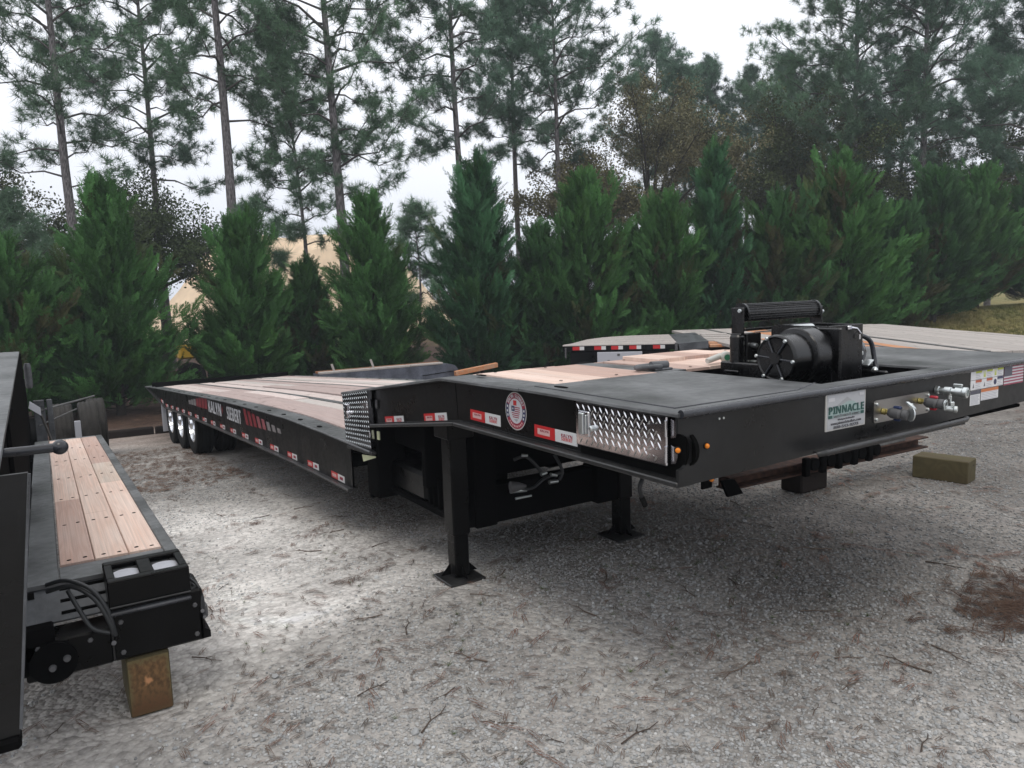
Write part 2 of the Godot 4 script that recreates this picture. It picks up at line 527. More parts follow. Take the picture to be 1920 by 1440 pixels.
func ground_colour(x: float, z: float) -> Color:
	var k := gn2.get_noise_2d(x, z)
	var k2 := gn2.get_noise_2d(x * 0.35 + 40, z * 0.35)
	# crushed limestone; between the trailers white fines plus unshaded brightness painted in
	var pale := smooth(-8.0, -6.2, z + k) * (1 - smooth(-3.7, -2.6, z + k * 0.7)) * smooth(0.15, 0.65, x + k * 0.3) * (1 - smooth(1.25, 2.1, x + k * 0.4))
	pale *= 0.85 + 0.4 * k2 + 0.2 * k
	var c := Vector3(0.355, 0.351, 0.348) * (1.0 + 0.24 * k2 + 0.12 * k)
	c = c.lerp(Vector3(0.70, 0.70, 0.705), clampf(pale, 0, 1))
	# browner and darker at the right
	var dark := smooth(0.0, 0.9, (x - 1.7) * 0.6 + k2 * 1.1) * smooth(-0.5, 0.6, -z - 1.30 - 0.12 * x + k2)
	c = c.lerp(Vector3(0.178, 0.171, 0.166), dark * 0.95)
	var red := smooth(0.15, 0.6, 0.8 - Vector2((x - 3.62) / 0.55, (z + 1.46) / 0.3).length() + k * 0.3)
	c = c.lerp(Vector3(0.13, 0.085, 0.07), red * 0.7)
	var far_red := smooth(10.5, 13.5, 0.531 * x - 0.839 * z + k2 * 2.2)
	c = c.lerp(Vector3(0.26, 0.20, 0.175), far_red * 0.6)
	c = c.lerp(Vector3(0.085, 0.058, 0.047), litter_amount(x, z))
	var d := 0.531 * x - 0.839 * z
	var grass := smooth(21.2, 22.4, d + k) * smooth(15, 19, x + k * 2)
	c = c.lerp(Vector3(0.19, 0.175, 0.075) + Vector3(0.08, 0.04, 0.02) * k2, grass)
	return Color(c.x, c.y, c.z)   # what the ground looks like; its textures average 0.68

func multimesh(called: String, mesh: Mesh, mat_: Material, xf: Array, cols: PackedColorArray, parent: Node3D) -> MultiMeshInstance3D:
	var mm := MultiMesh.new()
	mm.transform_format = MultiMesh.TRANSFORM_3D
	mm.use_colors = true
	mm.mesh = mesh
	mm.instance_count = xf.size()
	var buf := PackedFloat32Array()
	buf.resize(xf.size() * 16)
	var k := 0
	for i in xf.size():
		var t: Transform3D = xf[i]
		var b := t.basis
		buf[k] = b.x.x; buf[k + 1] = b.y.x; buf[k + 2] = b.z.x; buf[k + 3] = t.origin.x
		buf[k + 4] = b.x.y; buf[k + 5] = b.y.y; buf[k + 6] = b.z.y; buf[k + 7] = t.origin.y
		buf[k + 8] = b.x.z; buf[k + 9] = b.y.z; buf[k + 10] = b.z.z; buf[k + 11] = t.origin.z
		var c := cols[i]
		buf[k + 12] = c.r; buf[k + 13] = c.g; buf[k + 14] = c.b; buf[k + 15] = 1.0
		k += 16
	mm.buffer = buf
	var o := MultiMeshInstance3D.new()
	o.name = called
	o.multimesh = mm
	o.material_override = mat_
	o.set_meta("kind", "stuff")
	parent.add_child(o, true)
	return o

func with_white(m: ArrayMesh) -> ArrayMesh:   # the same mesh with white vertex colours, so that copies tint it
	return m

func pebble_mesh(seed_: int) -> ArrayMesh:
	var r := RandomNumberGenerator.new(); r.seed = seed_
	var mb := MB.new()
	var p := []
	var t := (1.0 + sqrt(5.0)) / 2
	for q in [[-1, t, 0], [1, t, 0], [-1, -t, 0], [1, -t, 0], [0, -1, t], [0, 1, t], [0, -1, -t], [0, 1, -t], [t, 0, -1], [t, 0, 1], [-t, 0, -1], [-t, 0, 1]]:
		p.append(Vector3(q[0], q[1], q[2]).normalized() * r.randf_range(0.75, 1.2) * Vector3(1, 0.72, 0.85))
	for f in [[0, 11, 5], [0, 5, 1], [0, 1, 7], [0, 7, 10], [0, 10, 11], [1, 5, 9], [5, 11, 4], [11, 10, 2], [10, 7, 6], [7, 1, 8], [3, 9, 4], [3, 4, 2], [3, 2, 6], [3, 6, 8], [3, 8, 9], [4, 9, 5], [2, 4, 11], [6, 2, 10], [8, 6, 7], [9, 8, 1]]:
		mb.tri(p[f[0]], p[f[1]], p[f[2]])
	return mb.mesh()

func make_gravel() -> void:
	rng.seed = 101
	var xf := [[], [], []]
	var cols := [PackedColorArray(), PackedColorArray(), PackedColorArray()]
	for i in 210000:
		var d := 1.9 + 7.6 * pow(rng.randf(), 1.25)      # metres from the camera
		var a := deg_to_rad(rng.randf_range(-8.0, 73.0))  # bearing to the right of straight ahead
		var x := sin(a) * d; var z := -cos(a) * d
		var k := gn2.get_noise_2d(x * 0.9 + 9, z * 0.9)
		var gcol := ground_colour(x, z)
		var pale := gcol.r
		if rng.randf() > 0.55 + k * 0.9 + (0.25 if pale < 0.38 else -0.35): continue
		var r := 0.0028 + 0.0068 * pow(rng.randf(), 2.6)
		if rng.randf() < 0.012: r *= 1.9
		r *= 1.0 + 0.04 * d
		var q := rng.randi() % 3
		var b := Basis.from_euler(Vector3(rng.randf_range(-0.5, 0.5), rng.randf() * TAU, rng.randf_range(-0.5, 0.5))).scaled(Vector3(r, r * 0.8, r))
		xf[q].append(Transform3D(b, Vector3(x, ground_y(x, z) + r * 0.22, z)))
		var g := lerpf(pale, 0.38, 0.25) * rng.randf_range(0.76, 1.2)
		if rng.randf() < 0.035: g *= 1.4
		if rng.randf() < 0.10: g *= 0.6
		var w := rng.randf_range(-0.02, 0.03)
		cols[q].append(Color(g * (1 + w), g, g * (0.985 - w)))
	for q in 3:
		var o := multimesh("gravel" if q == 0 else "gravel_%03d" % q, pebble_mesh(11 + q), M.stone, xf[q], cols[q], self)
		o.set_meta("label", "loose crushed grey stones scattered over the yard"); o.set_meta("category", "gravel")

func make_litter() -> void:
	rng.seed = 111
	# a fallen bundle of pine needles: thin bent strips
	var bundle := func(seed_: int, count: int, spread: float) -> ArrayMesh:
		var r := RandomNumberGenerator.new(); r.seed = seed_
		var mb := MB.new()
		for i in count:
			var a := r.randf_range(-spread, spread)
			var o := Vector3(r.randf_range(-0.25, 0.25), 0.02 + 0.03 * r.randf(), r.randf_range(-0.25, 0.25))
			var d := Vector3(sin(a), 0, cos(a))
			var s := Vector3(d.z, 0, -d.x) * 0.016
			var l := r.randf_range(0.5, 1.4)
			var m := o + d * l * 0.5 + s * r.randf_range(-3, 3) + Vector3(0, 0.04, 0)
			var e := o + d * l
			mb.quad(o - s, o + s, m + s, m - s); mb.tri(m - s, m + s, e)
		return mb.mesh()
	var kinds := [bundle.call(1, 9, 0.35), bundle.call(2, 10, 0.8), bundle.call(3, 5, 0.2)]
	var xf := [[], [], []]
	var cols := [PackedColorArray(), PackedColorArray(), PackedColorArray()]
	# wind-blown streaks: each a run of bundles along one line
	for s in 520:
		var d := 1.9 + 12.5 * pow(rng.randf(), 0.9)
		var a := deg_to_rad(rng.randf_range(-6.0, 72.0))
		var o := Vector3(sin(a) * d, 0, -cos(a) * d)
		var dir := rng.randf_range(-0.5, 0.5) + (0.9 if rng.randf() < 0.7 else -0.6)
		var run := rng.randi_range(1, 3) if rng.randf() < 0.5 else rng.randi_range(3, 10)
		var tone := rng.randf()
		for k in run:
			dir += rng.randf_range(-0.25, 0.25)
			var t := 0.05 * (k - run * 0.5)
			var p := o + Vector3(sin(dir), 0, -cos(dir)) * t * 1.5 + Vector3(rng.randfn(0, 0.03), 0, rng.randfn(0, 0.03))
			p.y = ground_y(p.x, p.z) + 0.008
			var q: int = [0, 2, 2, 1][rng.randi() % 4] if d > 4.0 else 2
			var l := rng.randf_range(0.04, 0.10) * smooth(-0.5, 4.5, d + 1.2)
			xf[q].append(Transform3D(Basis(Vector3.UP, -dir + rng.randf_range(-0.4, 0.4)).scaled(Vector3(l, l, l)), p))
			var c := Color(0.205, 0.118, 0.09).lerp(Color(0.14, 0.105, 0.086), tone)
			cols[q].append(c * rng.randf_range(0.8, 1.25))
	for i in 5200:
		var d := 1.9 + 9.0 * rng.randf(); var a := deg_to_rad(rng.randf_range(-6.0, 72.0))
		var x := sin(a) * d; var z := -cos(a) * d
		if rng.randf() > 0.45 + 1.2 * gn2.get_noise_2d(x * 0.8 + 30, z * 0.8): continue
		var l := rng.randf_range(0.03, 0.07)
		xf[2].append(Transform3D(Basis(Vector3.UP, rng.randf() * TAU).scaled(Vector3(l, l, l)), Vector3(x, ground_y(x, z) + 0.005, z)))
		cols[2].append(Color(0.19, 0.13, 0.10).lerp(Color(0.11, 0.095, 0.08), rng.randf()))
	# the bed under the trees and the bare patch at the right
	for i in 9000:
		var x := rng.randf_range(-3, 12); var z := rng.randf_range(-21, -11.5)
		if i < 240:
			x = 3.6 + rng.randfn(0, 0.25); z = -1.46 + rng.randfn(0, 0.13)
		elif i < 1300:
			x = rng.randf_range(0.4, 1.8); z = rng.randf_range(-12.5, -8.0)
		elif litter_amount(x, z) < 0.3: continue
		var q := rng.randi() % 3
		var l := rng.randf_range(0.10, 0.2) if i >= 1300 else rng.randf_range(0.05, 0.12)
		xf[q].append(Transform3D(Basis(Vector3.UP, rng.randf() * TAU).scaled(Vector3(l, l, l)), Vector3(x, ground_y(x, z) + 0.01, z)))
		var c := Color(0.10, 0.06, 0.047).lerp(Color(0.19, 0.125, 0.09), rng.randf())
		if i < 240: c *= 0.7
		cols[q].append(c)
	for q in 3:
		var o := multimesh("fallen_needles" if q == 0 else "fallen_needles_%03d" % q, kinds[q], M.litter, xf[q], cols[q], self)
		o.set_meta("label", "reddish brown pine needles blown into streaks on gravel"); o.set_meta("category", "needle litter")
	# small dead twigs
	var mb := MB.new()
	mb.tube([Vector3(0, 0.01, -0.5), Vector3(0.04, 0.015, -0.1), Vector3(-0.03, 0.02, 0.2), Vector3(0.02, 0.01, 0.5)], 0.022, 0.008, 4)
	mb.tube([Vector3(0.03, 0.015, -0.1), Vector3(0.2, 0.03, 0.15)], 0.012, 0.005, 4)
	mb.tube([Vector3(-0.02, 0.02, 0.15), Vector3(-0.16, 0.02, 0.33)], 0.010, 0.005, 4)
	var tx := []; var tc := PackedColorArray()
	for i in 160:
		var d := 2.2 + 9.0 * rng.randf(); var a := deg_to_rad(rng.randf_range(-4.0, 70.0))
		var x := sin(a) * d; var z := -cos(a) * d
		var l := rng.randf_range(0.07, 0.2)
		tx.append(Transform3D(Basis(Vector3.UP, rng.randf() * TAU).scaled(Vector3(l, l, l)), Vector3(x, ground_y(x, z) + 0.004, z)))
		tc.append(Color(0.11, 0.085, 0.07) * rng.randf_range(0.6, 1.4))
	var o := multimesh("fallen_twigs", mb.mesh(), M.litter, tx, tc, self)
	o.set_meta("label", "small dark dead twigs lying about the gravel"); o.set_meta("category", "twigs")
	# grass of the bank at the right
	mb = MB.new()
	for i in 10:
		var a := TAU * i / 10.0
		var d := Vector3(cos(a) * 0.5, 1.0, sin(a) * 0.5)
		var s := Vector3(-sin(a), 0, cos(a)) * 0.06
		var b := Vector3(cos(a * 2.3), 0, sin(a * 1.7)) * 0.4
		mb.tri(b - s, b + s, b + d * (0.6 + 0.4 * (i % 3) / 2.0))
	tx = []; tc = PackedColorArray()
	for i in 30000:
		var x := rng.randf_range(16, 34); var z := rng.randf_range(-19, -4)
		var dd := 0.531 * x - 0.839 * z
		if dd < 21.0 + rng.randf() * 1.5 or dd > 31: continue
		var l := rng.randf_range(0.05, 0.13)
		tx.append(Transform3D(Basis(Vector3.UP, rng.randf() * TAU).scaled(Vector3(l, l, l)), Vector3(x, ground_y(x, z) - 0.01, z)))
		tc.append(Color(0.12, 0.14, 0.045).lerp(Color(0.30, 0.24, 0.11), clampf(0.4 + gn2.get_noise_2d(x, z) + 0.4 * (rng.randf() - 0.5), 0, 1)))
	o = multimesh("grass", mb.mesh(), M.litter, tx, tc, self)
	o.set_meta("label", "short yellowish grass on the bank at the far right"); o.set_meta("category", "grass")
	# sparse green weeds
	mb = MB.new()
	for i in 14:
		var a := TAU * i / 14.0 + 0.3 * (i % 3)
		var d := Vector3(cos(a), 0.35 + 0.5 * (i % 4) / 3.0, sin(a)).normalized()
		var s := Vector3(-sin(a), 0, cos(a)) * 0.07
		mb.tri(-s * 0.4, s * 0.4, d * (0.7 + 0.3 * (i % 2)))
	tx = []; tc = PackedColorArray()
	for i in 170:
		var x := 2.6 + rng.randfn(0, 0.75); var z := -2.7 + rng.randfn(0, 0.45)
		if i > 110:
			x = rng.randf_range(0.6, 3.5); z = rng.randf_range(-5, -1.8)
		var l := rng.randf_range(0.012, 0.04)
		tx.append(Transform3D(Basis(Vector3.UP, rng.randf() * TAU).scaled(Vector3(l, l, l)), Vector3(x, ground_y(x, z) + 0.004, z)))
		tc.append(Color(0.07, 0.10, 0.03) * rng.randf_range(0.6, 1.3))
	o = multimesh("weeds", mb.mesh(), M.litter, tx, tc, self)
	o.set_meta("label", "sparse low green weeds in the gravel"); o.set_meta("category", "weeds")

# ---------- trees ----------
func spray_mesh(seed_: int, twigs: int) -> ArrayMesh:
	# a flat feathery frond along +y, length 1
	var r := RandomNumberGenerator.new(); r.seed = seed_
	var mb := MB.new()
	for i in twigs:
		var t := 0.06 + 0.9 * i / float(twigs)
		var side := 1.0 if i % 2 == 0 else -1.0
		var l := (0.19 * sin(PI * pow(t, 0.6)) + 0.06) * r.randf_range(0.75, 1.15)
		var o := Vector3(0, t, 0.10 * t * t)
		var a := r.randf_range(0.5, 0.85)
		var d := Vector3(side * sin(a), cos(a), r.randf_range(-0.35, 0.35)).normalized()
		var w := Vector3(d.y, -d.x, 0.2).normalized() * 0.014
		var e := o + d * l
		var m := o + d * l * 0.5
		mb.quad(o - w * 0.6, m - w * 1.4, e, m + w * 1.4)
		for j in 3:
			var u := 0.25 + 0.25 * j
			var p := o + d * l * u
			for q in [-1.0, 1.0]:
				var dd = (d + Vector3(d.y, -d.x, 0) * q * 0.8 + Vector3(0, 0, r.randf_range(-0.4, 0.4))).normalized()
				var ww = Vector3(dd.y, -dd.x, 0.3).normalized() * 0.013
				mb.tri(p - ww, p + ww, p + dd * l * 0.5 * (1.15 - u * 0.5))
	mb.tri(Vector3(-0.012, 0, 0), Vector3(0.012, 0, 0), Vector3(0, 1.05, 0.1))
	return mb.mesh()

func tuft_mesh(seed_: int, count: int) -> ArrayMesh:
	# a tuft of long pine needles round the end of a twig that points along +y
	var r := RandomNumberGenerator.new(); r.seed = seed_
	var mb := MB.new()
	for i in count:
		var el := r.randf_range(-0.35, 1.45)
		var az := r.randf() * TAU
		var d := Vector3(cos(el) * cos(az), sin(el), cos(el) * sin(az))
		var o := Vector3(0, r.randf_range(-0.35, 0.15), 0)
		var s := d.cross(Vector3(r.randf() - 0.5, r.randf() - 0.5, r.randf() - 0.5)).normalized() * 0.021
		var l := r.randf_range(0.7, 1.05)
		var e := o + d * l + Vector3(0, -0.10 * l, 0)
		mb.tri(o - s, o + s, e)
	return mb.mesh()

func leaf_mesh(seed_: int, count: int) -> ArrayMesh:
	var r := RandomNumberGenerator.new(); r.seed = seed_
	var mb := MB.new()
	for i in count:
		var o := Vector3(r.randfn(0, 0.36), r.randfn(0, 0.28), r.randfn(0, 0.36))
		var d := Vector3(r.randf() - 0.5, r.randf() - 0.65, r.randf() - 0.5).normalized()
		var s := d.cross(Vector3(r.randf() - 0.5, r.randf() + 0.3, r.randf() - 0.5)).normalized()
		var l := r.randf_range(0.16, 0.28)
		mb.quad(o, o + d * l * 0.5 + s * l * 0.33, o + d * l, o + d * l * 0.5 - s * l * 0.33)
	return mb.mesh()

func toward(d: Vector3, spin: float, s: float) -> Basis:
	var y := d.normalized()
	var x := y.cross(Vector3.UP if absf(y.y) < 0.95 else Vector3.RIGHT).normalized()
	var b := Basis(x, y, x.cross(y))
	return (b * Basis(Vector3.UP, spin)).scaled_local(Vector3(s, s, s))

var sprays := []
var tufts := []
var leaves := []

func cypress(x: float, z: float, top: float, rad: float, seed_: int, tone: Color, brown: float, label: String) -> void:
	rng.seed = seed_
	var gy := ground_y(x, z)
	var H := top - 0.72 - gy
	var t := thing("cypress_tree", Vector3(x, gy, z), label, "tree", "cypresses in the row behind the trailers")
	var tr := MB.new()
	tr.tube([Vector3(x, gy - 0.1, z), Vector3(x + 0.03, gy + H * 0.5, z), Vector3(x, gy + H * 0.96, z)], 0.11, 0.015, 7)
	part("trunk", tr, M.oak_bark, t)
	var limbs := MB.new()
	var xf := [[], [], []]
	var cols := [PackedColorArray(), PackedColorArray(), PackedColorArray()]
	var nl := int(70 + H * 15)
	var lob := rng.randf() * TAU
	for i in nl:
		var h := pow(float(i) / nl, 1.12)               # share of the height where the limb leaves the trunk
		var az := i * 2.39996 + rng.randf_range(-0.4, 0.4)
		var r := rad * 1.22 * pow(1 - h, 0.92) * (0.80 + 0.2 * minf(1, h * 8)) * rng.randf_range(0.55, 1.2) * (1 + 0.2 * sin(az * 3 + lob + h * 7))
		r = maxf(r, 0.22)
		var el := lerpf(0.25, 1.1, h) + rng.randf_range(-0.15, 0.3)
		var o := Vector3(0, 0.12 + H * h * 0.93, 0)
		var d := Vector3(cos(az) * cos(el), sin(el), sin(az) * cos(el))
		var L := r / maxf(cos(el), 0.35)
		if h > 0.95: L = minf(L, 0.5)
		limbs.tube([o, o + d * L * 0.55], 0.018, 0.006, 3, false)
		var warm := rng.randf()
		var lc := tone * rng.randf_range(0.6, 1.4)
		if rng.randf() < brown * (1.0 - h) * 1.3: lc = lc.lerp(Color(0.075, 0.06, 0.028), rng.randf_range(0.5, 0.9))
		elif warm > 0.8: lc = lc.lerp(Color(0.05, 0.12, 0.02), 0.45)
		var ns := int(13 + L * 16)
		for k in ns:
			var u := 0.22 + 0.78 * k / float(ns)
			var p := o + d * L * u + Vector3(0, 0.18 * L * u * u, 0)
			p += Vector3(rng.randfn(0, 0.06), rng.randfn(0, 0.05), rng.randfn(0, 0.06)) * L
			var dd := (d + Vector3(rng.randfn(0, 0.36), 0.45 + rng.randfn(0, 0.3), rng.randfn(0, 0.36))).normalized()
			var q := rng.randi() % 3
			var s := rng.randf_range(0.30, 0.62) * (1.0 if h < 0.85 else 0.8)
			xf[q].append(Transform3D(toward(dd, rng.randf() * TAU, s), p))
			cols[q].append(lc * rng.randf_range(0.72, 1.28))
	limbs.shift(org)
	part("limbs", limbs, M.oak_bark, t)
	for q in 3: multimesh("foliage" if q == 0 else "foliage_%03d" % q, sprays[q], M.cypress_leaf, xf[q], cols[q], t)

func pine(x: float, z: float, H: float, r0: float, first: float, spread: float, seed_: int, dense: float, tone: Color, label: String, lean := Vector2.ZERO, group := "tall pines behind the cypress row", called := "pine_tree") -> void:
	rng.seed = seed_
	var gy := ground_y(x, z)
	var t := thing(called, Vector3(x, gy, z), label, "tree", group)
	var spine := []
	for i in 9:
		var u := i / 8.0
		spine.append(Vector3(x + lean.x * u + 0.10 * sin(u * 5 + seed_), gy + H * u, z + lean.y * u + 0.08 * sin(u * 4 + 2 * seed_)))
	spine[0].y -= 0.2
	var tr := MB.new()
	tr.tube(spine, r0, r0 * 0.16, 12)
	part("trunk", tr, M.pine_bark, t)
	var br := MB.new()
	var xf := [[], [], []]
	var cols := [PackedColorArray(), PackedColorArray(), PackedColorArray()]
	var nb := int((H - first) * 4.3 * dense)
	for i in nb:
		var u := (first + (H - first) * pow(float(i) / nb, 0.9)) / H
		var f := u * 8
		var j := mini(int(f), 7)
		var o: Vector3 = spine[j].lerp(spine[j + 1], f - j)
		var az := i * 2.39996 + rng.randf_range(-0.6, 0.6)
		var c := (u * H - first) / (H - first)
		var L := spread * 1.08 * (0.62 + 0.5 * sin(PI * minf(1, c * 0.9 + 0.12))) * (1 - 0.75 * pow(c, 2.2)) * rng.randf_range(0.55, 1.15)
		var el := lerpf(0.02, 0.75, c) + rng.randf_range(-0.2, 0.3)
		var d := Vector3(cos(az) * cos(el), sin(el), sin(az) * cos(el))
		var p1 := o + d * L * 0.5 + Vector3(rng.randfn(0, 0.1), -0.04 * L, rng.randfn(0, 0.1))
		var p2 := o + d * L + Vector3(rng.randfn(0, 0.15), 0.22 * L, rng.randfn(0, 0.15))
		br.tube([o, o.lerp(p1, 0.5) + Vector3(0, 0.05 * L, 0), p1, p2], 0.012 + 0.010 * L, 0.008, 5, false)
		var lc := tone * rng.randf_range(0.65, 1.3)
		var nsub := int(3 + L * 2.3)
		for k in nsub:
			var v := 0.35 + 0.65 * (k + rng.randf()) / nsub
			var b: Vector3 = o.lerp(p1, v * 2) if v < 0.5 else p1.lerp(p2, v * 2 - 1)
			var sd := (d + Vector3(rng.randfn(0, 0.7), rng.randf_range(-0.1, 0.8), rng.randfn(0, 0.7))).normalized()
			var sl := L * rng.randf_range(0.16, 0.38) * (1.25 - 0.5 * v)
			var e := b + sd * sl
			br.tube([b, b.lerp(e, 0.5) + Vector3(0, -0.03, 0), e], 0.011, 0.005, 3, false)
			for w in rng.randi_range(4, 6):
				var q := rng.randi() % 3
				var pp := b.lerp(e, rng.randf_range(0.55, 1.0)) + Vector3(rng.randfn(0, 0.14), rng.randfn(0, 0.10), rng.randfn(0, 0.14))
				var td := (sd + Vector3(rng.randfn(0, 0.6), 0.35 + rng.randfn(0, 0.3), rng.randfn(0, 0.6))).normalized()
				xf[q].append(Transform3D(toward(td, rng.randf() * TAU, rng.randf_range(0.25, 0.42)), pp - org))
				cols[q].append(lc * rng.randf_range(0.8, 1.2))
	part("limbs", br, M.branch_bark, t)
	for q in 3: multimesh("needles" if q == 0 else "needles_%03d" % q, tufts[q], M.needle_leaf, xf[q], cols[q], t)

func oak(x: float, z: float, H: float, first: float, spread: float, seed_: int, count: int, ca: Color, cb: Color, label: String, group := "broadleaf trees behind the cypress row") -> void:
	rng.seed = seed_
	var gy := ground_y(x, z)
	var t := thing("oak_tree", Vector3(x, gy, z), label, "tree", group)
	var tr := MB.new()
	tr.tube([Vector3(x, gy - 0.2, z), Vector3(x + 0.1, gy + first * 0.6, z), Vector3(x - 0.1, gy + first * 1.15, z + 0.1)], 0.16, 0.10, 8)
	part("trunk", tr, M.oak_bark, t)
	var br := MB.new()
	var xf := [[], [], []]
	var cols := [PackedColorArray(), PackedColorArray(), PackedColorArray()]
	var nb := 13
	var o := Vector3(x - 0.1, gy + first, z + 0.1)
	for i in nb:
		var az := i * 2.39996 + rng.randf_range(-0.3, 0.3)
		var el := lerpf(0.1, 1.4, float(i) / nb) + rng.randf_range(-0.1, 0.2)
		var d := Vector3(cos(az) * cos(el), sin(el), sin(az) * cos(el))
		var L := lerpf(spread, H - first, sin(maxf(el, 0))) * rng.randf_range(0.75, 1.05)
		var m := o + d * L * 0.5 + Vector3(rng.randfn(0, 0.2), 0.12 * L, rng.randfn(0, 0.2))
		var e := o + d * L + Vector3(0, 0.1 * L, 0)
		br.tube([o, m, e], 0.075, 0.015, 5, false)
		var lc := ca.lerp(cb, rng.randf())
		for k in 9:
			var b := m.lerp(e, rng.randf_range(-0.5, 1.0))
			var sd := (d + Vector3(rng.randfn(0, 0.8), rng.randfn(0.2, 0.5), rng.randfn(0, 0.8))).normalized()
			var s := b + sd * L * rng.randf_range(0.15, 0.36)
			br.tube([b, s], 0.022, 0.006, 3, false)
			var kc := lc.lerp(ca.lerp(cb, rng.randf()), 0.4) * rng.randf_range(0.7, 1.25)
			for w in int(count * 1.5):
				var q := rng.randi() % 3
				var p := b.lerp(s, rng.randf_range(0.3, 1.1)) + Vector3(rng.randfn(0, 0.26), rng.randfn(0, 0.2), rng.randfn(0, 0.26))
				xf[q].append(Transform3D(Basis.from_euler(Vector3(rng.randf() * TAU, rng.randf() * TAU, 0)).scaled(Vector3.ONE * rng.randf_range(0.32, 0.55)), p - org))
				cols[q].append(kc * rng.randf_range(0.75, 1.25))
	part("limbs", br, M.oak_bark, t)
	for q in 3: multimesh("leaves" if q == 0 else "leaves_%03d" % q, leaves[q], M.oak_leaf, xf[q], cols[q], t)

# ---------- the main trailer ----------
const X0 := 1.616    # near side
const X1 := 4.206    # far side
const ZF := -1.62    # front face
const YT := 1.076    # gooseneck deck
const YB := 0.856    # gooseneck underside
const TOP := [[-4.18, 0.540], [-5.0, 0.535], [-5.5, 0.533], [-6.09, 0.519], [-6.99, 0.478], [-7.88, 0.434], [-9.0, 0.371], [-10.45, 0.277], [-11.85, 0.184], [-13.62, 0.072], [-15.44, -0.051], [-15.79, -0.080]]
const BOT := [[-4.614, 0.200], [-5.2, 0.188], [-5.73, 0.167], [-6.35, 0.143], [-7.1, 0.109], [-8.0, 0.066], [-9.15, 0.007], [-10.2, -0.046], [-11.5, -0.112], [-13.3, -0.222], [-15.79, -0.098]]

func along(a: Array, z: float) -> float:
	for i in a.size() - 1:
		if z >= a[i + 1][0]:
			return lerpf(a[i][1], a[i + 1][1], (a[i][0] - z) / (a[i][0] - a[i + 1][0]))
	return a[-1][1]
func deck_y(z: float) -> float: return along(TOP, z)
func neck_y(z: float) -> float: return YT if z > -3.135 else YT - 0.1440 * (-3.135 - z)

func side_t(x: float) -> Transform3D:   # a plane that faces the near side: right is +z
	return Transform3D(Basis(Vector3(0, 0, 1), Vector3(0, 1, 0), Vector3(-1, 0, 0)), Vector3(x, 0, 0))
func side_at(x: float, y: float, z: float, tilt := 0.0) -> Transform3D:
	var b := Basis(Vector3(0, 0, 1), Vector3(0, 1, 0), Vector3(-1, 0, 0)) * Basis(Vector3(0, 0, 1), tilt)
	return Transform3D(b, Vector3(x, y, z))

func strip(mb: MB, x0: float, x1: float, z0: float, z1: float, yt: Callable, thick: float, bev := 0.0) -> void:
	# a board along z whose top follows yt
	var k := maxi(1, int(ceil((z0 - z1) / 0.9)))
	for i in k:
		var a := lerpf(z0, z1, float(i) / k); var b := lerpf(z0, z1, float(i + 1) / k)
		var ya: float = yt.call(a); var yb: float = yt.call(b)
		var e := bev
		var A := [Vector3(x0, ya - thick, a), Vector3(x1, ya - thick, a), Vector3(x1, ya - e, a), Vector3(x1 - e, ya, a), Vector3(x0 + e, ya, a), Vector3(x0, ya - e, a)]
		var B := []
		for p in A: B.append(Vector3(p.x, p.y - ya + yb, b))
		for j in 6:
			if e == 0.0 and (j == 2 or j == 4): continue
			var t := (j + 1) % 6
			mb.quad(A[j], B[j], B[t], A[t])
		if i == 0:
			for j in range(1, 5): mb.tri(A[0], A[j], A[j + 1])
		if i == k - 1:
			for j in range(1, 5): mb.tri(B[0], B[j + 1], B[j])

func rect(mb: MB, t: Transform3D, x0: float, y0: float, x1: float, y1: float, depth := 0.002) -> void:
	mb.prism(PackedVector2Array([Vector2(x0, y0), Vector2(x1, y0), Vector2(x1, y1), Vector2(x0, y1)]), t, depth)

func disc(r: float, k := 28, a0 := 0.0, a1 := TAU, ri := 0.0) -> PackedVector2Array:
	var p := PackedVector2Array()
	for i in k + (0 if a1 - a0 > 6.28 else 1):
		var a := lerpf(a0, a1, float(i) / k); p.append(Vector2(cos(a), sin(a)) * r)
	if ri > 0:
		for i in range(k, -1, -1):
			var a := lerpf(a0, a1, float(i) / k); p.append(Vector2(cos(a), sin(a)) * ri)
	return p

func curve(p: Array) -> Array:   # a smooth line through the points
	var o := []
	for i in p.size() - 1:
		var a: Vector3 = p[maxi(i - 1, 0)]; var b: Vector3 = p[i]; var c: Vector3 = p[i + 1]; var d: Vector3 = p[mini(i + 2, p.size() - 1)]
		for k in 5: o.append(b.cubic_interpolate(c, a, d, k / 5.0))
	o.append(p[-1])
	return o

func bolt(called: String, at: Vector3, dir: Vector3, r: float, l: float, parent: Node3D, m: Material) -> void:
	var mb := MB.new()
	mb.lathe([Vector2(r, 0), Vector2(r, l * 0.6), Vector2(r * 0.75, l), Vector2(0, l)], at, dir, 6)
	part(called, mb, m, parent)

func bar_mesh(l: float, w: float, h: float) -> ArrayMesh:   # a raised lozenge of tread plate, on xy, rising to +z
	var mb := MB.new()
	var b := [Vector3(-l, 0, 0), Vector3(-l * 0.35, -w, 0), Vector3(l * 0.35, -w, 0), Vector3(l, 0, 0), Vector3(l * 0.35, w, 0), Vector3(-l * 0.35, w, 0)]
	var c := Vector3(-l * 0.5, 0, h); var d := Vector3(l * 0.5, 0, h)
	mb.tri(b[0], b[1], c); mb.quad(b[1], b[2], d, c); mb.tri(b[2], b[3], d); mb.tri(b[3], b[4], d); mb.quad(b[4], b[5], c, d); mb.tri(b[5], b[0], c)
	return mb.mesh()

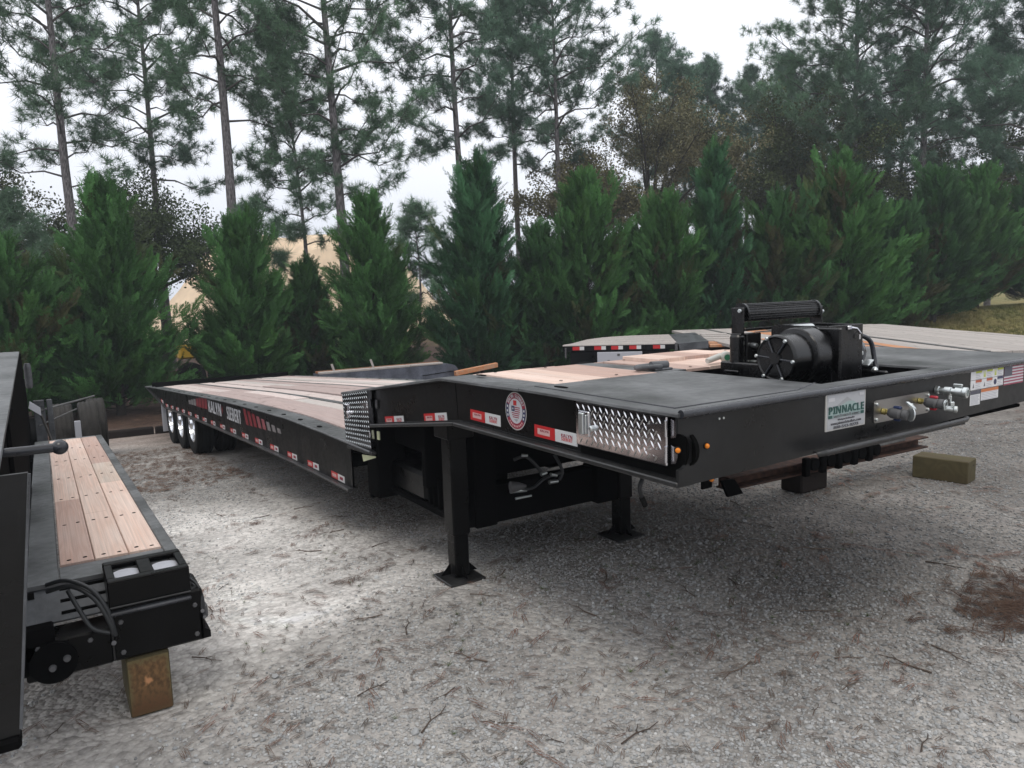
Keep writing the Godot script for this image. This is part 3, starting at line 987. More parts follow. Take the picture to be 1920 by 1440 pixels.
func main_trailer() -> void:
	var T := thing("trailer", Vector3(2.911, 0, -7.0), "long black drop-deck trailer with winch on its raised front deck, nearest and largest", "trailer")
	var mb: MB
	var xw := X0 + 0.045
	# gooseneck sides, near and far: a web set back between a deck edge and a bottom flange
	for s in 2:
		var w := xw if s == 0 else X1 - 0.035
		mb = MB.new()
		mb.prism(PackedVector2Array([Vector2(ZF - 0.004, YB + 0.004), Vector2(ZF - 0.004, YT - 0.012), Vector2(-3.135, YT - 0.012), Vector2(-4.64, neck_y(-4.64) - 0.012), Vector2(-4.62, 0.5), Vector2(-4.18, 0.5), Vector2(-4.176, 0.708), Vector2(-3.10, YB + 0.004)]), side_t(w + 0.012), 0.012)
		part("gooseneck_side", mb, M.black_paint, T)
		mb = MB.new()
		var fx0 := X0 if s == 0 else X1 - 0.05
		mb.box(Vector3(fx0 + 0.04, YB - 0.006, (ZF - 3.10) / 2), Vector3(0.08, 0.018, 3.10 + ZF - 0.004), 0.004)
		var a := Vector3(fx0 + 0.04, (YB + 0.704) / 2 - 0.006, (-3.10 - 4.176) / 2)
		mb.box(a, Vector3(0.08, 0.018, 1.087), 0.004, Basis(Vector3.RIGHT, -0.1404))
		part("bottom_flange", mb, M.flange_paint, T)
		# edge of the deck along the side
		mb = MB.new()
		var e0 := X0 if s == 0 else X1 - 0.185
		strip(mb, e0, e0 + 0.185, -2.512, -4.645, neck_y, 0.014, 0.004)
		part("deck_edge", mb, M.deck_paint, T)
	for zz in [-2.40, -3.04]:
		mb = MB.new()
		mb.prism(disc(0.014, 10), Transform3D(Basis(Vector3(1, 0, 0), Vector3(0, 0, -1), Vector3(0, 1, 0)).scaled_local(Vector3(1, 3.2, 1)), Vector3(X0 + 0.135, YT + 0.0005, zz)), 0.0025)
		part("tie_down_slot", mb, M.slot_black, T)
	mb = MB.new()
	mb.tube([Vector3(xw - 0.001, YB + 0.006, ZF - 0.02), Vector3(xw - 0.001, YB + 0.006, -3.10), Vector3(xw - 0.001, 0.712, -4.17)], 0.0035, 0.0035, 5)
	mb.tube([Vector3(xw - 0.001, YT - 0.016, ZF - 0.02), Vector3(xw - 0.001, YT - 0.016, -3.135), Vector3(xw - 0.001, neck_y(-4.62) - 0.016, -4.62)], 0.003, 0.003, 5)
	mb.tube([Vector3(xw - 0.0005, 0.865, -3.12), Vector3(xw - 0.0005, YT - 0.02, -3.14)], 0.002, 0.002, 5)
	part("weld_seam", mb, M.black_paint, T)
	# front deck: two plates beside the winch pocket, a strip before it
	mb = MB.new()
	strip(mb, X0, 2.508, ZF + 0.002, -2.508, func(_z): return YT, 0.012, 0.003)
	part("deck_plate", mb, M.deck_paint, T)
	mb = MB.new()
	strip(mb, 3.312, X1, ZF + 0.002, -2.62, func(_z): return YT, 0.012, 0.003)
	part("deck_plate", mb, M.deck_paint, T)
	mb = MB.new()
	strip(mb, 2.5105, 3.3095, ZF + 0.002, -1.748, func(_z): return YT, 0.012, 0.003)
	part("deck_plate", mb, M.deck_paint, T)
	mb = MB.new()   # weld seams along the plates
	mb.tube([Vector3(2.512, YT + 0.001, -1.78), Vector3(2.30, YT + 0.001, -1.70), Vector3(X0 + 0.07, YT + 0.001, -1.70)], 0.003, 0.003, 5)
	mb.tube([Vector3(X0 + 0.07, YT + 0.001, -1.70), Vector3(X0 + 0.075, YT + 0.001, -2.5)], 0.003, 0.003, 5)
	part("weld_seam", mb, M.bar_paint, T)
	# pocket
	mb = MB.new()
	mb.box(Vector3(2.91, 0.865, -2.13), Vector3(0.8, 0.012, 0.76))
	for s in [2.5045, 3.3155]: mb.box(Vector3(s, 0.962, -2.13), Vector3(0.01, 0.2, 0.76))
	mb.box(Vector3(2.91, 0.962, -2.52), Vector3(0.8, 0.2, 0.01))
	mb.box(Vector3(2.91, 0.962, -1.742), Vector3(0.8, 0.2, 0.01))
	part("winch_pocket", mb, M.dark_steel, T)
	# front face with a round notch at its near corner
	mb = MB.new()
	var poly := PackedVector2Array([Vector2(X0 + 0.004, YB - 0.012), Vector2(X1 - 0.004, YB + 0.03), Vector2(X1 - 0.004, YT - 0.012), Vector2(X0 + 0.004, YT - 0.012)])
	for i in 9:
		var an := lerpf(PI / 2, -PI / 2, i / 8.0)
		poly.append(Vector2(X0 + 0.006 + 0.052 * cos(an), 0.955 + 0.058 * sin(an)))
	mb.prism(poly, Transform3D(Basis(), Vector3(0, 0, ZF - 0.012)), 0.012)
	part("front_face", mb, M.face_paint, T)
	mb = MB.new()
	mb.lathe([Vector2(0, -0.006), Vector2(0.058, -0.006), Vector2(0.058, 0.008), Vector2(0.052, 0.008), Vector2(0.052, -0.001), Vector2(0, -0.001)], Vector3(X0 + 0.062, 0.955, ZF - 0.03), Vector3(-1, 0, 0), 20)
	part("corner_recess", mb, M.slot_black, T)
	mb = MB.new()
	mb.tube([Vector3(X0 + 0.012, YT - 0.003, ZF + 0.004), Vector3(X1 - 0.012, YT - 0.003, ZF + 0.004)], 0.0135, 0.0135, 14)
	part("front_edge_bar", mb, M.bar_paint, T)
	mb = MB.new()
	for x in [1.80, 1.82]: mb.lathe([Vector2(0.004, 0), Vector2(0.004, 0.003), Vector2(0, 0.003)], Vector3(x, 1.04, ZF), Vector3(0, 0, 1), 8)
	part("rivet", mb, M.zinc, T)
	# marker lights
	for q in [[Vector3(X0 + 0.006, 0.962, ZF - 0.004), Vector3(-0.6, 0, 0.8)], [Vector3(1.741, 0.960, ZF), Vector3(0, 0, 1)], [Vector3(1.905, 0.800, -1.75), Vector3(-0.3, 0, 1)]]:
		mb = MB.new()
		var d: Vector3 = q[1]
		mb.lathe([Vector2(0.0115, 0), Vector2(0.0115, 0.004), Vector2(0.0085, 0.004)], q[0], d, 14)
		var pm := part("marker_light", mb, M.rubber, T)
		mb = MB.new()
		mb.lathe([Vector2(0.0085, 0.003), Vector2(0.008, 0.008), Vector2(0.005, 0.0115), Vector2(0, 0.0125)], q[0], d, 14)
		part("lens", mb, M.amber, pm)
	mb = MB.new()
	mb.box(Vector3(1.9, 0.80, -1.765), Vector3(0.05, 0.07, 0.01), 0.002)
	mb.box(Vector3(1.9, 0.845, -1.765), Vector3(0.03, 0.04, 0.008))
	part("light_bracket", mb, M.dark_steel, T)
	# under the front: bolster plate and a bar along the bottom edge
	mb = MB.new()
	mb.box(Vector3(2.911, 0.838, -2.4), Vector3(2.2, 0.016, 1.4), 0.003)
	mb.box(Vector3(2.911, 0.80, -2.62), Vector3(1.9, 0.1, 0.1))
	part("bolster_plate", mb, M.dark_steel, T)
	mb = MB.new()
	mb.tube([Vector3(2.225, 0.872, -1.562), Vector3(2.24, 0.878, -1.542), Vector3(3.17, 0.884, -1.542), Vector3(3.20, 0.886, -1.55)], 0.0105, 0.0105, 8)
	mb.box(Vector3(2.72, 0.868, -1.575), Vector3(0.92, 0.008, 0.06), 0.002)
	part("bump_bar", mb, M.flange_paint, T)
	front_fittings(T)
	toolbox(T)
	side_decals(T, xw)
	# planks of the gooseneck deck
	rng.seed = 201
	var bands := [[1.803, 2.395, 4], [2.575, 3.20, 4], [3.37, 4.018, 4]]
	for bnd in bands:
		var n: int = bnd[2]
		var w: float = (bnd[1] - bnd[0]) / n
		for i in n:
			mb = MB.new()
			var x: float = bnd[0] + w * i
			strip(mb, x + 0.002, x + w - 0.002, -2.516 if bnd[0] < 3.3 else -2.63, -3.132, neck_y, 0.035, 0.003)
			strip(mb, x + 0.002, x + w - 0.002, -3.137, -4.64, neck_y, 0.035, 0.003)
			mb.shift(Vector3(0, -0.003 + rng.randf_range(0, 0.006), 0))
			part("plank", mb, M["new_wood_%d" % (rng.randi() % 4)], T)
			for zz in [-2.56, -3.08, -3.2, -4.5]:
				if i % 2 == 0: bolt_flush(T, Vector3(x + w * 0.5 + rng.randf_range(-0.03, 0.03), neck_y(zz) + 0.004, zz))
	for s in [[2.399, 2.571], [3.204, 3.366]]:
		mb = MB.new()
		strip(mb, s[0], s[1], -2.516, -4.64, neck_y, 0.012, 0.002)
		part("deck_rail", mb, M.deck_paint, T)
	# boards laid as a second layer behind the winch
	for i in 3:
		mb = MB.new()
		strip(mb, 2.70 + 0.19 * i, 2.885 + 0.19 * i, -2.83 - 0.01 * i, -3.12, func(_z): return YT + 0.02, 0.02, 0.003)
		part("plank", mb, M["new_wood_%d" % i], T)
	lower_deck(T)
	winch(T)
	undercarriage(T)

func bolt_flush(T: Node3D, at: Vector3) -> void:
	var mb := MB.new()
	mb.lathe([Vector2(0.008, 0), Vector2(0.008, 0.0015), Vector2(0, 0.002)], at, Vector3.UP, 8)
	part("screw_head", mb, M.dark_steel, T)

func lower_deck(T: Node3D) -> void:
	var mb: MB
	for s in 2:
		var w := X0 + 0.04 if s == 0 else X1 - 0.04
		mb = MB.new()
		var zs := [-4.2, -4.614]
		var z := -5.0
		while z > -15.7:
			zs.append(z); z -= 0.55
		zs.append(-15.79)
		for i in zs.size() - 1:
			var a: float = zs[i]; var b: float = zs[i + 1]
			for o in [-0.006, 0.006]:
				var p := [Vector3(w + o, along(BOT, a) if i > 0 else 0.49, a), Vector3(w + o, deck_y(a) - 0.01, a), Vector3(w + o, deck_y(b) - 0.01, b), Vector3(w + o, along(BOT, b) if i > 0 else 0.49, b)]
				if o < 0: mb.quad(p[0], p[1], p[2], p[3])
				else: mb.quad(p[3], p[2], p[1], p[0])
		part("side_beam", mb, M.black_paint, T)
		mb = MB.new()
		var f0 := X0 - 0.002 if s == 0 else X1 - 0.07
		strip(mb, f0, f0 + 0.072, -4.614, -15.79, func(z): return along(BOT, z) + 0.016, 0.016, 0.003)
		part("bottom_flange", mb, M.flange_paint, T)
		mb = MB.new()
		var r0 := X0 if s == 0 else X1 - 0.165
		strip(mb, r0, r0 + 0.165, -4.2, -15.79, deck_y, 0.012, 0.004)
		part("deck_rail", mb, M.deck_paint, T)
		for k in 17:
			var zz := -5.32 - 0.475 * k
			var tilt := atan2(deck_y(zz + 0.1) - deck_y(zz - 0.1), 0.2)
			mb = MB.new()
			mb.prism(disc(0.017, 12), Transform3D(Basis(Vector3.RIGHT, -tilt) * Basis(Vector3(1, 0, 0), Vector3(0, 0, -1), Vector3(0, 1, 0)).scaled_local(Vector3(1.0, 2.2, 1)), Vector3(r0 + 0.058, deck_y(zz) + 0.0005, zz)), 0.002)
			part("tie_down_slot", mb, M.slot_black, T)
	# planks between steel rails, in lengths that butt over the cross members
	rng.seed = 211
	var bands := [[1.784, 2.300, 3], [2.372, 2.60, 1], [2.66, 3.22, 3], [3.29, 3.46, 1], [3.52, 4.038, 3]]
	for bnd in bands:
		var n: int = bnd[2]
		var w: float = (bnd[1] - bnd[0]) / n
		for i in n:
			var z: float = -4.66
			var cuts := [-7.6 - 0.7 * (i % 2), -11.0 + 0.6 * (i % 3), -15.76]
			for c in cuts:
				mb = MB.new()
				var x: float = bnd[0] + w * i
				strip(mb, x + 0.0025, x + w - 0.0025, z - 0.003, c, deck_y, 0.04, 0.004)
				mb.shift(Vector3(0, rng.randf_range(0.0, 0.008), 0))
				part("plank", mb, M["deck_wood_%d" % (rng.randi() % 4)], T)
				z = c
	for s in [[2.304, 2.368, 0.006], [2.604, 2.656, -0.03], [3.224, 3.286, 0.006], [3.464, 3.516, -0.03]]:
		mb = MB.new()
		strip(mb, s[0], s[1], -4.66, -15.78, func(z): return deck_y(z) + s[2], 0.01)
		part("deck_rail", mb, M.deck_paint if s[2] > 0 else M.dark_steel, T)
	# cross members and the bulkhead where the deck steps up
	mb = MB.new()
	for k in 22: mb.box(Vector3(2.911, along(BOT, -5.0 - 0.48 * k) + 0.13, -5.0 - 0.48 * k), Vector3(2.5, 0.10, 0.05))
	for x in [2.5, 3.3]:
		for k in 9: mb.box(Vector3(x, along(BOT, -5.2 - 1.15 * k) + 0.03, -5.2 - 1.15 * k), Vector3(0.12, 0.22, 1.16))
	part("cross_members", mb, M.dark_steel, T)
	mb = MB.new()
	mb.box(Vector3(2.911, 0.46, -4.34), Vector3(2.49, 0.5, 0.03), 0.004)
	mb.box(Vector3(1.75, 0.47, -4.26), Vector3(0.2, 0.46, 0.16), 0.01)
	part("bulkhead", mb, M.dark_steel, T)
	# tail
	mb = MB.new()
	mb.box(Vector3(2.911, -0.09, -15.8), Vector3(2.6, 0.03, 0.04), 0.005)
	part("tail_bar", mb, M.deck_paint, T)
	for s in [-1.0, 1.0]:
		mb = MB.new()
		mb.box(Vector3(2.911 + s * 1.16, -0.44, -13.72), Vector3(0.26, 0.46, 0.014), 0.004)
		mb.box(Vector3(2.911 + s * 1.2, -0.2, -13.73), Vector3(0.1, 0.06, 0.03), 0.004)
		part("mud_flap", mb, M.mud_flap_white, T)
	# wheels: three axles, duals
	for k in 3:
		var z: float = [-11.18, -12.21, -13.22][k]
		for s in [-1.0, 1.0]:
			var c := Vector3(2.911 + s * 1.115, ground_y(1.7, z) + 0.435, z)
			var out := Vector3(s, 0, 0)
			wheel(T, c, out, 0.44, true)
			wheel(T, c - out * 0.31, out, 0.44, false)

func wheel(T: Node3D, c: Vector3, out: Vector3, R: float, shiny: bool, dusty := false) -> void:
	var mb := MB.new()
	var w := 0.115
	var prof := [Vector2(R * 0.60, -w * 0.9), Vector2(R * 0.8, -w * 1.05), Vector2(R * 0.95, -w), Vector2(R * 0.985, -w * 0.85)]
	for g in 4:
		var a := lerpf(-0.7, 0.7, g / 3.0) * w
		prof.append_array([Vector2(R, a - 0.16 * w), Vector2(R, a - 0.03 * w), Vector2(R - 0.009, a - 0.02 * w), Vector2(R - 0.009, a + 0.06 * w)])
	prof.append_array([Vector2(R, 0.85 * w), Vector2(R * 0.985, 0.9 * w), Vector2(R * 0.95, w), Vector2(R * 0.8, w * 1.05), Vector2(R * 0.60, w * 0.9)])
	mb.lathe(prof, c, out, 40)
	var t := part("tyre", mb, M.dusty_rubber if dusty else M.rubber, T)
	mb = MB.new()
	mb.lathe([Vector2(R * 0.61, -w * 0.9), Vector2(R * 0.61, w * 0.9), Vector2(R * 0.57, w * 0.95), Vector2(R * 0.53, w * 0.5), Vector2(R * 0.48, w * 0.1 if shiny else -w * 0.5), Vector2(R * 0.30, w * 0.25 if shiny else -w * 0.5), Vector2(0, w * 0.25 if shiny else -w * 0.5)], c, out, 32)
	var rm := part("rim", mb, M.white_hub if shiny else M.dark_steel, t)
	if shiny and not dusty:
		mb = MB.new()
		mb.lathe([Vector2(R * 0.2, w * 0.2), Vector2(R * 0.19, w * 0.9), Vector2(R * 0.13, w * 1.15), Vector2(0, w * 1.2)], c, out, 20)
		for i in 10:
			var a := TAU * i / 10
			mb.lathe([Vector2(0.016, w * 0.2), Vector2(0.014, w * 0.55), Vector2(0, w * 0.6)], c + Vector3(0, cos(a), sin(a)) * R * 0.28, out, 6)
		part("hub", mb, M.white_hub, t)

func front_fittings(T: Node3D) -> void:
	var mb: MB
	var z := ZF + 0.0005
	var F := func(zz: float) -> Transform3D: return Transform3D(Basis(), Vector3(0, 0, zz))
	# dealer's sign
	var x0 := 2.346; var x1 := 2.586; var y0 := 0.927; var y1 := 1.062
	mb = MB.new(); rect(mb, F.call(z), x0, y0, x1, y1, 0.004)
	var S := part("sign_plate", mb, M.sign_frame, T)
	mb = MB.new(); rect(mb, F.call(z + 0.004), x0 + 0.008, y0 + 0.006, x1 - 0.006, y1 - 0.004, 0.001)
	part("sign_face", mb, M.sign_grey, S)
	var cx := (x0 + x1) / 2
	mb = MB.new()
	mb.prism(PackedVector2Array([Vector2(cx - 0.075, 1.008), Vector2(cx + 0.075, 1.008), Vector2(cx + 0.03, 1.03), Vector2(cx + 0.004, 1.044), Vector2(cx - 0.022, 1.033)]), F.call(z + 0.005), 0.0006)
	part("mountain", mb, M.sign_shade, S)
	mb = MB.new()
	mb.prism(PackedVector2Array([Vector2(cx - 0.108, 0.975), Vector2(cx + 0.108, 0.975), Vector2(cx + 0.108, 0.99), Vector2(cx + 0.045, 1.025), Vector2(cx + 0.012, 1.028), Vector2(cx - 0.06, 1.008), Vector2(cx - 0.108, 1.0)]), F.call(z + 0.0056), 0.0006)
	part("mountain", mb, M.sign_pale_green, S)
	lettering("lettering", "PINNACLE", 0.027, M.sign_green, S, Transform3D(Basis(), Vector3(cx, 1.001, z + 0.0075)), true, 0.212)
	mb = MB.new(); rect(mb, F.call(z + 0.0062), cx - 0.108, 0.9725, cx + 0.108, 0.9835, 0.0006)
	part("green_band", mb, M.sign_green, S)
	mb = MB.new(); rect(mb, F.call(z + 0.0068), cx - 0.085, 0.9727, cx + 0.085, 0.9833, 0.0006)
	part("band_field", mb, M.sign_pale_green, S)
	lettering("lettering", "SALES ▪ PARTS ▪ SERVICE", 0.0075, M.print_grey, S, Transform3D(Basis(), Vector3(cx, 0.978, z + 0.0080)), true, 0.158)
	lettering("lettering", "Wilmington, North Carolina", 0.0055, M.print_grey, S, Transform3D(Basis(), Vector3(cx, 0.9645, z + 0.0062)), true, 0.10)
	lettering("lettering", "www.pinnacletrailers.com", 0.0095, M.print_grey, S, Transform3D(Basis(), Vector3(cx, 0.952, z + 0.0062)), false, 0.182)
	lettering("lettering", "800-513-9273", 0.0105, M.print_grey, S, Transform3D(Basis(), Vector3(cx, 0.9375, z + 0.0062)), true, 0.15)
	mb = MB.new()
	rect(mb, F.call(z + 0.0052), x0 + 0.012, 1.034, x0 + 0.05, 1.047, 0.001)
	part("sticker", mb, M.white_print, S)
	mb = MB.new()
	rect(mb, F.call(z + 0.0052), x1 - 0.042, 1.042, x1 - 0.014, 1.054, 0.001)
	part("sticker", mb, M.white_print, S)
	# stainless plate with air couplings
	mb = MB.new()
	var p := PackedVector2Array()
	for q in [[3.018, 0.934, -PI / 2], [3.018, 0.997, 0.0], [2.656, 0.997, PI / 2], [2.656, 0.934, PI]]:
		for i in 4:
			var a: float = q[2] + PI / 2 * i / 3
			p.append(Vector2(q[0] + 0.012 * cos(a), q[1] + 0.012 * sin(a)))
	mb.prism(p, F.call(z), 0.004)
	var P := part("coupling_plate", mb, M.stainless, T)
	for q in [Vector2(2.658, 0.936), Vector2(2.658, 0.995), Vector2(3.016, 0.936), Vector2(3.016, 0.995)]:
		bolt("bolt", Vector3(q.x, q.y, z + 0.004), Vector3(0, 0, 1), 0.007, 0.007, P, M.zinc)
	for k in 2:
		var c := Vector3(2.700 if k == 0 else 2.952, 0.964 if k == 0 else 0.978, z + 0.004)
		var ax := Vector3(0.15, -0.08, 1).normalized()
		mb = MB.new()
		mb.lathe([Vector2(0.013, 0), Vector2(0.013, 0.014), Vector2(0.009, 0.016), Vector2(0.009, 0.024)], c, ax, 6)
		var C := part("air_coupling", mb, M.brass, T)
		mb = MB.new()
		mb.lathe([Vector2(0, 0.020), Vector2(0.014, 0.022), Vector2(0.021, 0.034), Vector2(0.022, 0.062), Vector2(0.017, 0.070), Vector2(0.020, 0.076), Vector2(0.020, 0.092), Vector2(0.010, 0.096), Vector2(0, 0.096)], c, ax, 16)
		part("coupling_body", mb, M.cast_grey, C)
		mb = MB.new()
		var e := c + ax * 0.055
		mb.box(e + Vector3(0, 0.023, 0), Vector3(0.018, 0.012, 0.03), 0.004)
		part("coupling_tab", mb, M.valve_blue if k == 0 else M.valve_red, C)
		mb = MB.new()
		mb.box(e - Vector3(0, 0.023, 0), Vector3(0.016, 0.010, 0.026), 0.004)
		part("coupling_tab", mb, M.valve_blue if k == 0 else M.valve_red, C)
		mb = MB.new()
		if k == 0:
			mb.lathe([Vector2(0, 0), Vector2(0.022, 0), Vector2(0.024, 0.006), Vector2(0.018, 0.012), Vector2(0, 0.014)], c + Vector3(0.036, 0.022, 0.085), Vector3(0.4, 0.75, 0.5), 16)
			mb.lathe([Vector2(0, 0), Vector2(0.026, 0), Vector2(0.026, 0.004), Vector2(0, 0.005)], c + Vector3(0.02, -0.004, 0.098), Vector3(0.8, -0.1, 0.5), 16)
			mb.box(c + Vector3(0.03, 0.012, 0.095), Vector3(0.014, 0.05, 0.008), 0.003)
		else:
			mb.lathe([Vector2(0.021, 0), Vector2(0.022, 0.004), Vector2(0.014, 0.006)], c + ax * 0.096, ax, 14)
			mb.lathe([Vector2(0, 0), Vector2(0.010, 0), Vector2(0.011, 0.03), Vector2(0.013, 0.034), Vector2(0.013, 0.044), Vector2(0.006, 0.046), Vector2(0, 0.046)], c + Vector3(0.03, -0.024, 0.085), Vector3(0.35, -0.05, 0.9), 12)
			mb.box(c + Vector3(0.03, -0.004, 0.115), Vector3(0.022, 0.018, 0.008), 0.003)
			mb.box(c + Vector3(0.036, 0.012, 0.105), Vector3(0.007, 0.03, 0.006), 0.002)
		part("coupling_cover", mb, M.zinc, C)
	# hydraulic quick coupler above the plate
	var c := Vector3(3.083, 1.010, z)
	mb = MB.new()
	mb.lathe([Vector2(0.016, 0), Vector2(0.016, 0.012), Vector2(0.011, 0.014), Vector2(0.011, 0.03), Vector2(0.017, 0.034), Vector2(0.017, 0.058), Vector2(0.012, 0.060), Vector2(0.012, 0.072), Vector2(0.020, 0.075), Vector2(0.020, 0.10), Vector2(0.0215, 0.104), Vector2(0.0215, 0.118), Vector2(0.0135, 0.120), Vector2(0.0125, 0.108), Vector2(0, 0.106)], c, Vector3(0.12, -0.03, 1), 18)
	var Q := part("quick_coupler", mb, M.zinc, T)
	mb = MB.new()
	mb.box(c + Vector3(0.01, 0.025, 0.082), Vector3(0.012, 0.010, 0.034), 0.002)
	part("latch_pin", mb, M.zinc, Q)
	mb = MB.new()
	mb.box(c + Vector3(0.006, -0.024, 0.05), Vector3(0.006, 0.022, 0.006), 0.001)
	part("latch_pin", mb, M.zinc, Q)
	# warning labels
	var lab := func(a: float, b: float, cc: float, d: float, rows: int, head: String, pict: Array) -> void:
		var m2 := MB.new(); rect(m2, F.call(z), a, b, cc, d, 0.001)
		var L := part("warning_label", m2, M.label_white, T)
		var cols := maxi(1, pict.size())
		for k in cols:
			var u0: float = lerpf(a, cc, float(k) / cols); var u1: float = lerpf(a, cc, float(k + 1) / cols)
			var tx0: float = lerpf(u0, u1, 0.44) if pict.size() else a + 0.006
			if head:
				m2 = MB.new(); rect(m2, F.call(z + 0.001), tx0 if pict.size() else a, d - (d - b) * 0.27, u1 - 0.002 if pict.size() else cc, d, 0.0004)
				part("label_heading", m2, M[head] if not (k == 2 and head == "label_red") else M.navy_print, L)
			m2 = MB.new()
			for r in rows:
				var yy: float = lerpf(b + (d - b) * 0.08, d - (d - b) * 0.36, r / float(maxi(1, rows - 1)))
				rect(m2, F.call(z + 0.001), tx0, yy - 0.0011, u1 - 0.006 - 0.012 * ((r * 7 + k * 3) % 3) / 2.0, yy + 0.0011, 0.0003)
			part("label_text", m2, M.label_line, L)
			if pict.size() and pict[k] != "":
				m2 = MB.new()
				var ux: float = lerpf(u0, u1, 0.24); var uy: float = (b + d) / 2
				if pict[k] == "round":
					m2.prism(disc(0.013, 16), Transform3D(Basis(), Vector3(ux, uy, z + 0.001)), 0.0004)
					part("pictogram", m2, M.navy_print, L)
				else:
					rect(m2, F.call(z + 0.001), ux - 0.011, uy - 0.014, ux + 0.011, uy + 0.014, 0.0004)
					part("pictogram", m2, M.label_pale if pict[k] == "y" else M.label_white, L)
					m2 = MB.new()
					m2.prism(PackedVector2Array([Vector2(ux - 0.007, uy - 0.012), Vector2(ux + 0.007, uy - 0.012), Vector2(ux + 0.001, uy + 0.008)]), F.call(z + 0.0014), 0.0004)
					part("pictogram", m2, M.label_yellow if pict[k] == "y" else M.print_grey, L)
	lab.call(3.360, 1.0225, 3.645, 1.061, 4, "label_yellow", ["", "y", "y"])
	lab.call(3.360, 0.979, 3.645, 1.0205, 4, "label_red", ["p", "p", "round"])
	lab.call(3.360, 0.912, 3.445, 0.976, 8, "flag_navy", [])
	lab.call(3.452, 0.926, 3.605, 0.976, 5, "label_orange", [])
	# flag decal
	x0 = 3.652; x1 = 3.835; y0 = 0.974; y1 = 1.061
	mb = MB.new(); rect(mb, F.call(z), x0, y0, x1, y1, 0.001)
	var G := part("flag_decal", mb, M.flag_red, T)
	var h := (y1 - y0) / 13
	for k in 6:
		mb = MB.new()
		rect(mb, F.call(z + 0.001), x0 if k < 3 else x0 + 0.074, y0 + h * (2 * k + 1), x1, y0 + h * (2 * k + 2), 0.0004)
		part("white_stripe", mb, M.white_print, G)
	mb = MB.new(); rect(mb, F.call(z + 0.0014), x0, y0 + h * 6, x0 + 0.074, y1, 0.0004)
	part("canton", mb, M.flag_navy, G)

